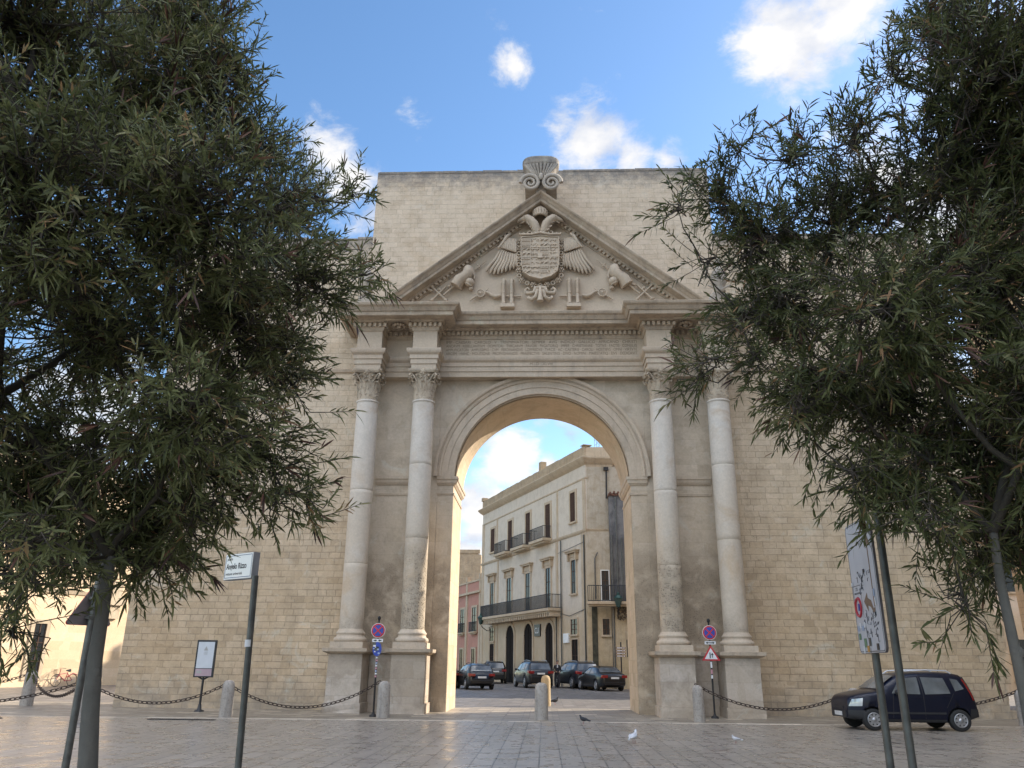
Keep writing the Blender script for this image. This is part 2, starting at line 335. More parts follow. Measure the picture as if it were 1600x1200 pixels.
# ---------------------------------------------------------------- ground
def paving(name, w, h, c1, c2, mort, rough=(.25,.6), offset=.5, mortar=.01, rot=True, joint=(.05,.045,.04), contrast=.35, bump=.25, pale=None):
    m, t, b = newmat(name)
    tcn = N(t, 'ShaderNodeTexCoord'); o = tcn.outputs['Object']; sp = N(t, 'ShaderNodeSeparateXYZ'); L(t, o, sp.inputs[0])
    cb = N(t, 'ShaderNodeCombineXYZ'); a, c = ('Y', 'X') if rot else ('X', 'Y')
    L(t, sp.outputs[a], cb.inputs['X']); L(t, sp.outputs[c], cb.inputs['Y'])
    wob = N(t, 'ShaderNodeTexNoise'); wob.inputs['Scale'].default_value = 1.1; L(t, o, wob.inputs['Vector'])
    ws = N(t, 'ShaderNodeVectorMath', operation='MULTIPLY_ADD'); L(t, wob.outputs['Color'], ws.inputs[0]); ws.inputs[1].default_value = (.06, .02, 0); L(t, cb.outputs[0], ws.inputs[2])
    br = N(t, 'ShaderNodeTexBrick', offset=offset, squash=1.3, squash_frequency=2, offset_frequency=2)
    for k, v in (('Scale', 1), ('Brick Width', w), ('Row Height', h), ('Mortar Size', mortar), ('Mortar Smooth', .3), ('Bias', 0)): br.inputs[k].default_value = v
    br.inputs['Color1'].default_value = (0,0,0,1); br.inputs['Color2'].default_value = (1,1,1,1); br.inputs['Mortar'].default_value = (.5,.5,.5,1); L(t, ws.outputs[0], br.inputs['Vector'])
    big = nz_(t, o, .25, 5, .6); med = nz_(t, o, 2.2, 7, .65); fine = nz_(t, o, 25, 5, .7)
    col = mixc(t, ramp(t, big, .35, .65, (0,0,0), (1,1,1)).outputs[0], c1, c2)
    rp = ramp(t, br.outputs['Color'], 0, 1, (1-contrast,)*3, (1+contrast,)*3)
    if pale: e = rp.color_ramp.elements.new(.86); e.color = (1,1,1,1); rp.color_ramp.elements[2].color = (pale, pale, pale, 1)
    col = mixc(t, 1.0, col, rp.outputs[0], 'MULTIPLY')
    col = mixc(t, .7, col, ramp(t, med, .3, .7, (.78,.77,.76), (1.18,1.18,1.18)).outputs[0], 'MULTIPLY')
    col = mixc(t, .5, col, ramp(t, fine, .3, .7, (.8,.8,.8), (1.15,1.15,1.15)).outputs[0], 'MULTIPLY')
    jm = N(t, 'ShaderNodeMath', operation='MULTIPLY'); L(t, br.outputs['Fac'], jm.inputs[0]); jm.inputs[1].default_value = .9
    col = mixc(t, jm.outputs[0], col, joint); L(t, col, b.inputs['Base Color'])
    rr = N(t, 'ShaderNodeMapRange'); L(t, med, rr.inputs['Value']); rr.inputs['From Min'].default_value = .35; rr.inputs['From Max'].default_value = .65; rr.inputs['To Min'].default_value = rough[0]; rr.inputs['To Max'].default_value = rough[1]
    L(t, rr.outputs[0], b.inputs['Roughness']); b.inputs['Specular IOR Level'].default_value = .5
    hh = N(t, 'ShaderNodeMath', operation='MULTIPLY_ADD'); L(t, br.outputs['Fac'], hh.inputs[0]); hh.inputs[1].default_value = -1.5
    h2 = N(t, 'ShaderNodeMath', operation='MULTIPLY_ADD'); L(t, br.outputs['Color'], h2.inputs[0]); h2.inputs[1].default_value = .35; L(t, med, h2.inputs[2]); L(t, h2.outputs[0], hh.inputs[2])
    bp = N(t, 'ShaderNodeBump'); bp.inputs['Strength'].default_value = bump; bp.inputs['Distance'].default_value = .02; L(t, hh.outputs[0], bp.inputs['Height']); L(t, bp.outputs[0], b.inputs['Normal'])
    return m
pav_front = paving('piazza_slabs', .95, .36, (.30,.26,.215), (.35,.305,.255), 0, rough=(.20,.42), contrast=.09, bump=.10, mortar=.013)
pav_strip = paving('gate_forecourt_slabs', .55, .30, (.28,.235,.18), (.33,.28,.215), 0, rough=(.4,.7), rot=False, contrast=.3, pale=1.75)
pav_back = paving('street_cobbles', .42, .28, (.17,.15,.13), (.21,.185,.16), 0, rough=(.4,.75), rot=False, contrast=.3, pale=1.4)
ground_far = plain('far_ground', (.16,.14,.12), .9, 0, .2, .3)
def sheet(name, poly, z, mat_, label=None):
    me = bpy.data.meshes.new(name); me.from_pydata([(x, y, z) for x, y in poly], [], [tuple(range(len(poly)))]); me.materials.append(mat_)
    o = bpy.data.objects.new(name, me); C.objects.link(o); tag(o, kind='structure'); return o
def kerb_y(x): return -4.55 + (x+10)*.045
sheet('ground', [(-900,-900),(900,-900),(900,1500),(-900,1500)], -.012, ground_far)
sheet('street_paving', [(-60,2.0),(60,2.0),(60,120),(-60,120)], -.004, pav_back)
sheet('forecourt_paving', [(-60,kerb_y(-60)),(60,kerb_y(60)),(60,3.2),(-60,3.2)], .0, pav_strip)
sheet('piazza_paving', [(-60,-70),(60,-70),(60,kerb_y(60)-.16),(-60,kerb_y(-60)-.16)], .0, pav_front)
kb = MB(); kb.add([(-60,kerb_y(-60)-.16,.006),(60,kerb_y(60)-.16,.006),(60,kerb_y(60)+.02,.012),(-60,kerb_y(-60)+.02,.012)], [(0,1,2,3)])
kb.add([(-60,kerb_y(-60)-.16,-.01),(60,kerb_y(60)-.16,-.01),(60,kerb_y(60)-.16,.006),(-60,kerb_y(-60)-.16,.006)], [(0,1,2,3)])
tag(kb.build('kerb_strip', paving('kerb_stone', .9, 5, (.46,.40,.33), (.50,.44,.37), 0, rough=(.3,.5), rot=False, mortar=.006)), kind='structure')

# ---------------------------------------------------------------- the city gate
gate = thing('city_gate', (0,0,0), 'monumental pale limestone gate with one arch, paired columns and a carved pediment', 'city gate')
T = 2.8; RA = 3.12; ZC = 7.76; HW = 3.15
def arch_pts(r, n=40, zc=ZC): return [(r*math.cos(math.pi*i/n), zc+r*math.sin(math.pi*i/n)) for i in range(n+1)]
# central mass: two piers + arch head, as one mesh
w = MB()
for s in (-1, 1): w.box(min(s*HW, s*6.76), max(s*HW, s*6.76), 0, T, 0, ZC)
ap = arch_pts(RA)
poly = [(6.76, ZC), (6.76, 20.66), (-6.76, 20.69), (-6.76, ZC), (-HW, ZC)] + [(x, z) for x, z in reversed(ap)] + [(HW, ZC)]
w.prism(poly, 0, T)
# broken top course
x = -6.7
while x < 6.6:
    l = random.uniform(.5, 1.2)
    if abs(x) > .9 or random.random() < .3: w.box(x, min(x+l, 6.72), -.02, 1.6, 20.60, 20.69+random.uniform(.0, .035))
    x += l+.02
w.build('wall', M['wall'], gate)
# intrados lining, slightly proud so the soffit reads as its own dressed stone
so_ = MB(); n = 40
o1 = arch_pts(RA-.0, n); i1 = arch_pts(RA-.03, n)
for k in range(n):
    (xa, za), (xb, zb), (xc, zc_), (xd, zd) = o1[k], o1[k+1], i1[k+1], i1[k]
    so_.add([(xd, .02, zd), (xc, .02, zc_), (xc, T-.02, zc_), (xd, T-.02, zd)], [(0,1,2,3)], smooth=True)
for s in (-1, 1):
    so_.add([(s*(HW-.006), .004, 0), (s*(HW-.006), T-.004, 0), (s*(HW-.006), T-.004, 7.2), (s*(HW-.006), .004, 7.2)], [(0,1,2,3)])
so_.build('arch_lining', M['soffit'], gate)
# wings
for s, xe in ((-1, -14.35), (1, 15.0)):
    q = MB(); a, b = sorted((s*6.76, xe)); q.box(a, b, .12, 2.6, 0, 17.62)
    if s > 0:   # toothed broken end of the right wing
        z = 0
        while z < 15:
            h = random.choice((.26, .26, .52)); q.box(xe-.01, xe+random.uniform(.02, .34), .16, 2.5, z+.005, z+h-.005); z += h
    x = a
    while x < b-.3:
        l = random.uniform(.4, 1.1); q.box(x, min(x+l-.02, b), .09, 1.4, 17.6, 17.64+random.uniform(0, .09)); x += l
    q.build('wing_wall', M['wing'], gate)
    st = MB(); st.stack([[(a if s < 0 else a+.0, .12-o, z), (b, .12-o, z), (b, .5, z), (a, .5, z)] for z, o in ((11.84, .0), (11.88, .07), (11.98, .09), (12.03, .02))])
    st.build('string_course', M['mould_dark'], gate)
# front skin of the arch bay and the bays between the columns
bay = MB()
po = arch_pts(3.86)
bay.prism([(3.72, ZC), (3.72, 11.5), (-3.72, 11.5), (-3.72, ZC), (-HW, ZC)] + list(reversed(arch_pts(RA))) + [(HW, ZC)], -.07, 0)
for s in (-1, 1):
    a, b = sorted((s*HW, s*3.72)); bay.box(a, b, -.07, 0, 0, ZC)
    a, b = sorted((s*3.722, s*6.66)); bay.box(a, b, -.10, 0, 0, 11.5)
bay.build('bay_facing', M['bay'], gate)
# archivolt: stepped bands swept round the arch
av = MB(); prof = [(RA, -.09), (RA, -.17), (3.36, -.17), (3.36, -.20), (3.58, -.20), (3.60, -.24), (3.66, -.27), (3.66, -.21), (3.70, -.21), (3.76, -.28), (3.84, -.30), (3.86, -.30), (3.86, -.07)]
rings = []
for k in range(61):
    a = math.pi*k/60
    rings.append([(r*math.cos(a), y, ZC+.04+r*math.sin(a)) for r, y in prof])
nn = len(prof)
for k in range(60):
    for j in range(nn-1): av.add([rings[k][j], rings[k][j+1], rings[k+1][j+1], rings[k+1][j]], [(0,1,2,3)], smooth=False)
av.build('archivolt', M['mould'], gate)
# imposts, returned through the passage
for s in (-1, 1):
    q = MB()
    def imp(rg, yb):
        rings = []
        for z, o in rg: rings.append([(s*(HW-.0-o), -.07-o, z), (s*3.74, -.07-o, z), (s*3.74, yb+o, z), (s*(HW-o), yb+o, z)])
        q.stack(rings)
    imp([(7.50,0),(7.50,.03),(7.55,.07),(7.58,.10),(7.68,.12),(7.70,.15),(7.80,.16),(7.80,.02)], T-.1)
    imp([(7.16,0),(7.16,.03),(7.22,.045),(7.24,0.0)], T-.1)
    q.build('impost', M['mould'], gate)
    q = MB(); a, b = sorted((s*4.55, s*5.95))
    for rg in ([(7.50,0),(7.50,.03),(7.55,.07),(7.60,.10),(7.68,.12),(7.70,.15),(7.80,.16),(7.80,0)], [(7.12,0),(7.12,.03),(7.20,.05),(7.22,0)]):
        q.stack([[(a, -.10-o, z), (b, -.10-o, z), (b, -.05, z), (a, -.05, z)] for z, o in rg])
    q.build('impost_band', M['mould'], gate)
# pedestals
CX = [-6.25, -4.23, 4.23, 6.25]
for i, cx in enumerate(CX):
    p = MB(); hw = .54
    for z0, z1, e in ((0, .30, .05), (.30, 1.74, 0)):
        j = lambda: random.uniform(-.012, .012)
        p.stack([[(cx-hw-e+j(), -1.5-e+j(), z), (cx+hw+e+j(), -1.5-e+j(), z), (cx+hw+e, -.1, z), (cx-hw-e, -.1, z)] for z in (z0, (z0+z1)/2, z1-.004)])
    o = p.build('pedestal', M['pedestal'], gate)
    q = MB(); q.stack([[(cx-hw-e, -1.5-e, z), (cx+hw+e, -1.5-e, z), (cx+hw+e, -.1, z), (cx-hw-e, -.1, z)] for z, e in ((1.74, 0), (1.76, .05), (1.80, .14), (1.82, .17), (1.92, .18), (1.93, .04))])
    q.build('pedestal_cap', M['mould_dark'], o)
for s in (-1, 1):
    a, b = sorted((s*4.79, s*5.69)); q = MB(); q.stack([[(a, -.38-e, z), (b, -.38-e, z), (b, -.1, z), (a, -.1, z)] for z, e in ((0,0),(1.74, 0), (1.80, .12), (1.92, .14), (1.93, 0))])
    q.build('pedestal_link', M['pedestal'], gate)
# columns
CY = -.95
def acanthus(mb, ang, r0, z0, h, w_, curl, cx, cy, tw=0):
    ca, sa = math.cos(ang), math.sin(ang)
    pts = []
    for t_, out_, zz in ((0, 0, 0), (.35, .03, .4), (.65, .05, .75), (.85, .11, .97), (1, curl, 1.0), (1.05, curl*1.1, .86)):
        pts.append((r0+out_, z0+zz*h))
    wd = [w_*.85, w_, w_*.95, w_*.7, w_*.42, w_*.15]
    vs = []
    for (r, z), d in zip(pts, wd):
        for q_, rr in ((-d, -.02), (-d*.5, .012), (0, -.005), (d*.5, .012), (d, -.02)):
            vs.append((cx+(r+rr)*ca-q_*sa, cy+(r+rr)*sa+q_*ca, z))
    fs = [(k*5+j, k*5+j+1, (k+1)*5+j+1, (k+1)*5+j) for k in range(5) for j in range(4)]
    mb.add(vs, fs)
    vs2 = [(a-.022*ca, b-.022*sa, c-.01) for a, b, c in vs]; mb.add(vs2, fs)
def volute(mb, c, rad, u, v, th, turns=1.6, n=26, wdt=.05):
    """spiral tube in plane u,v"""
    pts = []; rs = []
    for k in range(n+1):
        a = turns*2*math.pi*k/n; r = rad*(1-.86*k/n)
        pts.append(Vector(c)+Vector(u)*(r*math.cos(a))+Vector(v)*(r*math.sin(a))); rs.append(th*(1-.55*k/n))
    mb.tube(pts, rs, 6)
for i, cx in enumerate(CX):
    col = bpy.data.objects.new('column', None); C.objects.link(col); col.parent = gate; col.location = (0,0,0)
    b_ = MB(); b_.box(cx-.53, cx+.53, CY-.53, CY+.53, 1.93, 2.12)
    b_.lathe([(.50,2.12),(.535,2.15),(.545,2.20),(.52,2.25),(.475,2.27),(.455,2.31),(.445,2.345),(.47,2.37),(.475,2.40),(.455,2.43),(.43,2.45),(.42,2.48),(.395,2.52)], (cx, CY, 0), 40)
    b_.build('base', M['mould'], col)
    sh = MB(); pr = []
    for k in range(41):
        t_ = k/40; z = 2.52+t_*7.76; r = .392-.012*t_**2 + .004*math.sin(t_*3)
        pr.append((r, z))
        for zj in ((5.45, 8.0) if i % 2 else (4.62, 7.1)):
            if abs(z-zj) < .1: pr.append((r-.0, zj-.012)); pr.append((r-.014, zj)); pr.append((r, zj+.012))
    pr = sorted(set(pr), key=lambda q: q[1])
    sh.lathe(pr, (cx, CY, 0), 40, caps=False); sh.lathe([(.38,10.26),(.41,10.28),(.415,10.33),(.38,10.35)], (cx, CY, 0), 36)
    sh.build('shaft', M['column' if i in (1, 2) else 'column2'], col)
    cp = MB(); cp.lathe([(.375,10.35),(.372,10.75),(.38,11.0),(.42,11.2),(.50,11.3)], (cx, CY, 0), 32)
    # low relief sprays on the bell
    for k in range(70):
        a = random.uniform(0, 2*math.pi); z = random.uniform(10.42, 10.85); rr = .378
        cp.ball((cx+rr*math.cos(a), CY+rr*math.sin(a), z), (.03, .03, random.uniform(.02, .05)), 5, 4)
    for k in range(8): acanthus(cp, 2*math.pi*k/8, .375, 10.72, .30, .115, .16, cx, CY)
    for k in range(8): acanthus(cp, 2*math.pi*(k+.5)/8, .385, 10.85, .36, .12, .20, cx, CY)
    for k in range(4):
        a = math.pi/4+k*math.pi/2; d = Vector((math.cos(a), math.sin(a), 0))
        volute(cp, Vector((cx, CY, 11.19))+d*.56, .125, d, (0,0,1), .036)
        t2 = Vector((-d.y, d.x, 0))
        for sgn in (-1, 1):
            cp.tube([Vector((cx, CY, 10.98))+d*.40+t2*sgn*.12, Vector((cx, CY, 11.16))+d*.50+t2*sgn*.07, Vector((cx, CY, 11.30))+d*.60+t2*sgn*.02], [.035,.03,.02], 5)
        a2 = k*math.pi/2; d2 = Vector((math.cos(a2), math.sin(a2), 0)); t3 = Vector((-d2.y, d2.x, 0))
        for sgn in (-1, 1): volute(cp, Vector((cx, CY, 11.14))+d2*.44+t3*sgn*.125, .085, t3*-sgn, (0,0,1), .026)
        cp.ball(Vector((cx, CY, 11.36))+d2*.47, (.085,.085,.10), 8, 6)
        for q_ in range(5):
            aa = q_*2*math.pi/5; cp.ball(Vector((cx, CY, 11.34))+d2*.50+t3*.08*math.cos(aa)+Vector((0,0,.08*math.sin(aa))), .035, 5, 4)
    # abacus: concave-sided plate with horned corners
    def aba(h):
        P = []
        for k in range(4):
            a = math.pi/4+k*math.pi/2
            for da, r in ((-.10, .70), (.10, .70), (.4, .52), (.785, .455), (1.17, .52)): P.append((cx+h*r*math.cos(a+da), CY+h*r*math.sin(a+da)))
        return P
    cp.stack([[(x, y, z) for x, y in aba(h)] for z, h in ((11.33, .90), (11.37, .96), (11.41, 1.0), (11.46, 1.0))])
    cp.build('capital', M['capital'], col)
# entablature. plan outline at overhang o: gap=True leaves the recess between each pair of columns
def plan(o, gap=True, gy=-.5):
    half = [(3.78-o, gy-o), (3.78-o, -1.35-o)]
    if gap: half += [(4.68+o, -1.35-o), (4.68+o, gy-o), (5.80-o, gy-o), (5.80-o, -1.35-o)]
    half += [(6.72+o, -1.35-o), (6.72+o, .3)]
    return [(-x, y) for x, y in reversed(half)] + half
def ent(name, prof, mat_, gap=True):
    q = MB(); q.stack([[(x, y, z) for x, y in plan(o, gap)] for z, o in prof]); return q.build(name, mat_, gate)
ent('architrave', [(11.47,0),(11.67,0),(11.67,.035),(11.86,.035),(11.86,.07),(12.01,.07),(12.03,.10),(12.08,.15),(12.13,.17),(12.20,.18),(12.23,.17),(12.23,-.01)], M['mould'])
ent('frieze', [(12.23,-.01),(12.95,-.01)], M['relief'])
ent('bed_moulding', [(12.95,-.01),(12.95,.02),(13.02,.05),(13.05,.07),(13.08,.07),(13.24,.07),(13.24,.22),(13.28,.25),(13.31,.26)], M['mould_dark'])
ent('cornice', [(13.31,.0),(13.31,.60),(13.33,.62),(13.47,.62),(13.47,.66),(13.52,.69),(13.60,.74),(13.65,.82),(13.73,.85),(13.745,.84),(13.75,.2)], M['mould_dark'], False)
dn = MB()
def dents(xa, xb, y, z0=13.09, z1=13.225, dw=.10, st=.175, dp=.10):
    n = max(2, int(round((xb-xa)/st))); s_ = (xb-xa-dw)/(n-1)
    for k in range(n): dn.box(xa+k*s_, xa+k*s_+dw, y-dp, y, z0, z1)
def denty(x, ya, yb, side):
    n = int((yb-ya)/.175)
    for k in range(n):
        y = ya+k*.175; dn.box(min(x, x+side*.1), max(x, x+side*.1), y, y+.1, 13.09, 13.225)
o_ = .07
dents(-3.68, 3.68, -.5-o_)
for s in (-1, 1):
    for a, b in ((3.78, 4.68), (5.80, 6.72)):
        xa, xb = sorted((s*(a-o_), s*(b+o_))); dents(xa-.08, xb+.08, -1.35-o_)
        denty(s*(a-o_), -1.30, -.62, -s); denty(s*(b+o_), -1.30, -.62, s)
    xa, xb = sorted((s*4.78, s*5.70)); dents(xa, xb, -.5-o_)
dn.build('dentils', M['relief'], gate)
# soffit rosettes between the paired columns
for s in (-1, 1):
    q = MB()
    q.stack([[(s*5.24+h*x, -1.15+h*y, z) for x, y in ((-.5,-.55),(.5,-.55),(.5,.45),(-.5,.45))] for z, h in ((13.305, 1), (13.24, .98), (13.24, .84), (13.29, .8))])
    for k in range(12):
        a = 2*math.pi*k/12; q.ball((s*5.24+.2*math.cos(a), -1.2+.2*math.sin(a), 13.22), (.07,.07,.06), 6, 4)
    q.ball((s*5.24, -1.2, 13.2), .1, 8, 5); q.build('soffit_rosette', M['mould_dark'], gate)
# inscription
txt = ["IMP · CAESARI · CAROLO · V · TRIVMPHATORI · SEMPER · AVG · INDICO · GALLICO · AFRICANO · CHRISTI",
       "ANORVM · REBELLANTIVM · DOMITORI · TVRCARVM · PAVORI · FVGATORIQ · IMPER · CHRISTIANAE · TOTIVS · FACTIS · CONSILIIS",
       "AMPLIFICATORI · AMPLISSIMO · CVM · FERDINANDVS · LOFFREDVS · TVRCIS · AC · CAETERIS · CAROLI · HOSTIBVS · OMNI · VIRTVTE",
       "ARCEM · HANC · MOLITIONE · PROPVGNANDIS · PRAEFECTVS · SALENTINIS · DIVO · NOMINI · MAIESTATIQ · EIVS · DEDICAVIT"]
for k, s_ in enumerate(txt):
    o = text_obj('inscription', s_, .155, M['carve_ink'], gate, Matrix.Identity(4), .002)
    xs = [v.co.x for v in o.data.vertices]; wd = max(xs)-min(xs)
    o.data.transform(face_y(-3.56, -.493, 12.795-k*.152) @ Matrix.Diagonal((7.1/wd, 1, 1, 1)) @ Matrix.Translation((-min(xs), 0, 0)))
text_obj('inscription', 'M · D · XLVIII', .13, M['carve_ink'], gate, face_y(0, -.573, 11.895) @ Matrix.Scale(1.15, 4), .002, 'CENTER')
# pediment
AP, SL = 18.27, .79     # height of the lower edge at the apex, slope
q = MB(); q.prism([(-(AP+.6-13.7)/SL, 13.7), ((AP+.6-13.7)/SL, 13.7), (0, AP+.6)], -.5, -.01); q.build('tympanum', M['relief'], gate)
q = MB(); rp = [(0, .0), (0, .06), (.07, .09), (.10, .12), (.24, .12), (.24, .28), (.30, .32), (.34, .33), (.34, .86), (.37, .90), (.54, .90), (.54, .94), (.60, .98), (.68, 1.05), (.74, 1.15), (.82, 1.2), (.86, 1.2), (.9, .5), (.9, -.2)]
rp = [(h*.70, o*.72 if o > 0 else o) for h, o in rp]
for s in (-1, 1):
    for (h0, o0), (h1, o1) in zip(rp, rp[1:]):
        f_ = lambda h, o: (s*(AP+h-13.74)/SL, -.5-o, 13.74)
        g_ = lambda h, o: (0, -.5-o, AP+h)
        q.add([f_(h0,o0), g_(h0,o0), g_(h1,o1), f_(h1,o1)], [(0,1,2,3)])
q.build('raking_cornice', M['mould_dark'], gate)
q = MB(); ang = math.atan(SL); Lr = (AP-13.78)/math.sin(ang)
for s in (-1, 1):
    n = int(Lr/.185)
    for k in range(n+1):
        d = .12+k*.185; Mx = Matrix.Translation((s*d*math.cos(ang), -.585, AP+.115-d*math.sin(ang))) @ Matrix.Rotation(s*ang, 4, 'Y')
        q.box(-.05, .05, -.10, 0, -.055, .055, M=Mx)
q.build('raking_dentils', M['relief'], gate)
# acroterion over the apex: fluted shell block on two volutes
q = MB()
ovl = lambda h, z: [(h*.72*(abs(math.cos(a))**.7)*(1 if math.cos(a) > 0 else -1), -1.05+h*.5*(abs(math.sin(a))**.7)*(1 if math.sin(a) > 0 else -1), z) for a in [2*math.pi*k/28 for k in range(28)]]
q.stack([ovl(.5, 19.2), ovl(.64, 19.55), ovl(.85, 19.93), ovl(.98, 20.03), ovl(1.0, 20.08), ovl(1.02, 20.25), ovl(.97, 20.31)], smooth=False)
for k in range(13):
    a = math.pi*(k+.5)/13; x1 = -.66*math.cos(a)
    q.tube([(x1*.30, -1.42, 19.30), (x1*.62, -1.50, 19.62), (x1*1.0, -1.53+abs(x1)*.18, 19.98)], [.02, .045, .055], 6)
for s in (-1, 1):
    volute(q, (s*.41, -1.5, 19.10), .38, (s*1.0, 0, 0), (0, 0, 1), .088, 2.1, 44)
    q.box(s*.36-.26, s*.36+.26, -1.40, -.1, 18.98, 19.4)
    q.tube([(s*.40, -1.45, 19.42), (s*.16, -1.5, 19.36), (s*.06, -1.5, 19.1)], [.075, .06, .05], 6)
q.box(-.2, .2, -1.25, -.1, 18.7, 19.4); q.ball((0, -1.55, 19.36), (.09,.08,.16), 8, 6)
q.build('apex_acroterion', M['acro'], gate)
# side acroteria: a volute with a pear-shaped finial
for s in (-1, 1):
    q = MB(); cx = s*6.55; y = -1.25
    volute(q, (cx, y, 14.15), .34, (s*-1.0, 0, 0), (0, 0, 1), .085, 1.5, 34)
    q.box(cx-.28, cx+.28, y-.06, y+.5, 13.75, 14.4)
    q.lathe([(.08,14.42),(.22,14.5),(.12,14.6),(.2,14.72),(.3,14.95),(.27,15.2),(.16,15.42),(.08,15.55),(.15,15.62),(.17,15.7),(.05,15.85)], (cx+s*.02, y, 0), 14)
    for d in (-.16, .16): q.ball((cx+d*1.2, y-.02, 15.62), (.12,.05,.05), 6, 4)
    for d in (-1, 1): q.tube([(cx, y-.1, 14.5), (cx+d*.2, y-.1, 14.62), (cx+d*.42, y-.1, 14.72)], [.06,.04,.03], 5)
    q.build('side_acroterion', M['acro'], gate)

# ---- carved arms and trophies; (u,v) are metres in the tympanum plane, u right, v up
TY = -.5
arms = bpy.data.objects.new('coat_of_arms', None); C.objects.link(arms); arms.parent = gate
U = lambda px: (px-845.6)*.02488       # measured on the photograph, at the plane of the relief
V = lambda py: 15.24+(440-py)*.0268+(440-py)**2*1.16e-5
def P3(px, py, d=.1): return (U(px), TY-d, V(py))
c8 = lambda x, y, d=.1: P3(760+x/8, 330+y/8, d)
sh = MB()
out_ = [(440,365),(560,360),(672,345),(790,360),(900,365),(905,560),(900,700),(880,790),(800,850),(672,885),(545,850),(465,790),(445,700),(440,560)]
sh.prism([(c8(x, y)[0], c8(x, y)[2]) for x, y in out_], TY-.30, TY-.05)
fr = [c8(x, y, .32) for x, y in out_]; sh.tube(fr+[fr[0]], .022, 5)
# quartered charges in low relief
for gx in range(8):
    for gy in range(8):
        x = 475+gx*54; y = 400+gy*56
        if (x-672)**2/240**2+(y-600)**2/270**2 > 1.35: continue
        kind = (gx//2+2*(gy//2)) % 4
        X0, _, Z0 = c8(x, y)
        if kind == 0:
            for k in range(3): sh.box(X0-.07+k*.055, X0-.045+k*.055, TY-.33, TY-.29, Z0-.07, Z0+.08)
        elif kind == 1:
            for k in range(4): sh.ball((X0+random.uniform(-.06,.06), TY-.30, Z0+random.uniform(-.06,.06)), (.03,.03,.02), 5, 4)
        elif kind == 2: sh.tube([(X0-.06, TY-.31, Z0-.05), (X0, TY-.32, Z0+.02), (X0+.02, TY-.32, Z0-.02), (X0+.07, TY-.31, Z0+.06)], [.02,.025,.02,.012], 5)
        else:
            sh.box(X0-.07, X0+.06, TY-.33, TY-.29, Z0-.015, Z0+.012); sh.box(X0-.015, X0+.012, TY-.335, TY-.29, Z0-.07, Z0+.06)
for gx in range(1, 4):
    X0 = c8(440+gx*116, 0)[0]; sh.box(X0-.012, X0+.012, TY-.325, TY-.29, c8(0, 840 if gx == 2 else 780)[2], c8(0, 372)[2])
for gy in range(1, 4):
    Z0 = c8(0, 370+gy*120)[2]; sh.box(c8(452 if gy < 3 else 500, 0)[0], c8(892 if gy < 3 else 850, 0)[0], TY-.322, TY-.29, Z0-.012, Z0+.012)
X0, _, Z0 = c8(672, 600); sh.box(X0-.09, X0+.09, TY-.35, TY-.29, Z0-.1, Z0+.1)
bar = MB(); bar.tube([c8(415, 330, .3), c8(560, 338, .33), c8(672, 318, .34), c8(790, 338, .33), c8(930, 330, .3)], .045, 6)
for k in range(11): bar.ball(c8(420+k*51, 318-(6 if k % 2 else 0), .3), .035, 5, 4)
sh.build('shield', M['relief'], arms); bar.build('scroll_bar', M['relief'], arms)
ch = MB()
path = [(415,380),(412,460),(412,530),(412,600),(412,670),(412,740),(415,810),(450,870),(515,905),(590,925),(672,935)]
path = path+[(1344-x, y) for x, y in reversed(path[:-1])]
for k, (x, y) in enumerate(path):
    c = Vector(c8(x, y, .16))
    if k % 2 == 1 or k in (0, len(path)-1):
        for q_ in range(6):
            a = q_*math.pi/3; ch.ball(c+Vector((.085*math.cos(a), 0, .085*math.sin(a))), .042, 6, 4)
        ch.ball(c+Vector((0, -.03, 0)), .045, 6, 4)
    else:
        ch.torus(c, .075, .03, 10, 5)
for a, b in zip(path, path[1:]): ch.tube([c8(*a, .1), c8(*b, .1)], .03, 5)
ch.build('collar_chain', M['relief'], arms)
eg = MB()
for s in (-1, 1):
    X = lambda x: 674+s*(x-674)
    eg.tube([c8(X(640), 330, .12), c8(X(625), 260, .2), c8(X(600), 200, .26), c8(X(560), 160, .28), c8(X(510), 130, .28), c8(X(470), 130, .26)], [.17,.185,.18,.165,.15,.12], 9)
    eg.tube([c8(X(480), 128, .28), c8(X(430), 145, .28), c8(X(395), 158, .27), c8(X(385), 168, .26)], [.10,.075,.045,.015], 7)
    eg.tube([c8(X(490), 150, .26), c8(X(450), 172, .26), c8(X(425), 182, .24)], [.06,.03,.012], 6)
    eg.torus(Vector(c8(X(485), 132, .385)), .038, .015, 9, 4); eg.ball(c8(X(485), 132, .39), .022, 6, 4)
    for k in range(26):
        t_ = random.random(); ax = 640-160*t_; ay = 320-190*t_
        eg.ball(c8(X(ax+random.uniform(-30, 30)), ay+random.uniform(-25, 25), .33), (.035,.03,.045), 5, 4)
    for k in range(5): eg.tube([c8(X(545-k*6), 118-k*2, .25), c8(X(560-k*28), 85-k*2, .22)], [.04,.012], 5)
    for k in range(4): eg.ball(c8(X(520+k*16), 285-(14 if k in (1, 2) else 0), .2), .05, 6, 4)
eg.build('eagle_heads', M['relief'], arms)
cr = MB()
for k in range(9):
    a = math.pi*k/8; cr.tube([c8(674-80*math.cos(a), 95, .16+.22*math.sin(a)), c8(674-88*math.cos(a), 40, .18+.22*math.sin(a)), c8(674-50*math.cos(a), 2, .16+.15*math.sin(a)), c8(674, -20, .14)], [.055,.06,.055,.04], 6)
cr.tube([c8(674-84*math.cos(math.pi*k/10), 95, .16+.24*math.sin(math.pi*k/10)) for k in range(11)], .045, 6)
cr.ball(c8(674, -38, .16), .06, 8, 6); cr.box(c8(674,0)[0]-.02, c8(674,0)[0]+.02, TY-.18, TY-.1, c8(0,-75)[2], c8(0,-40)[2])
cr.build('crown', M['relief'], arms)
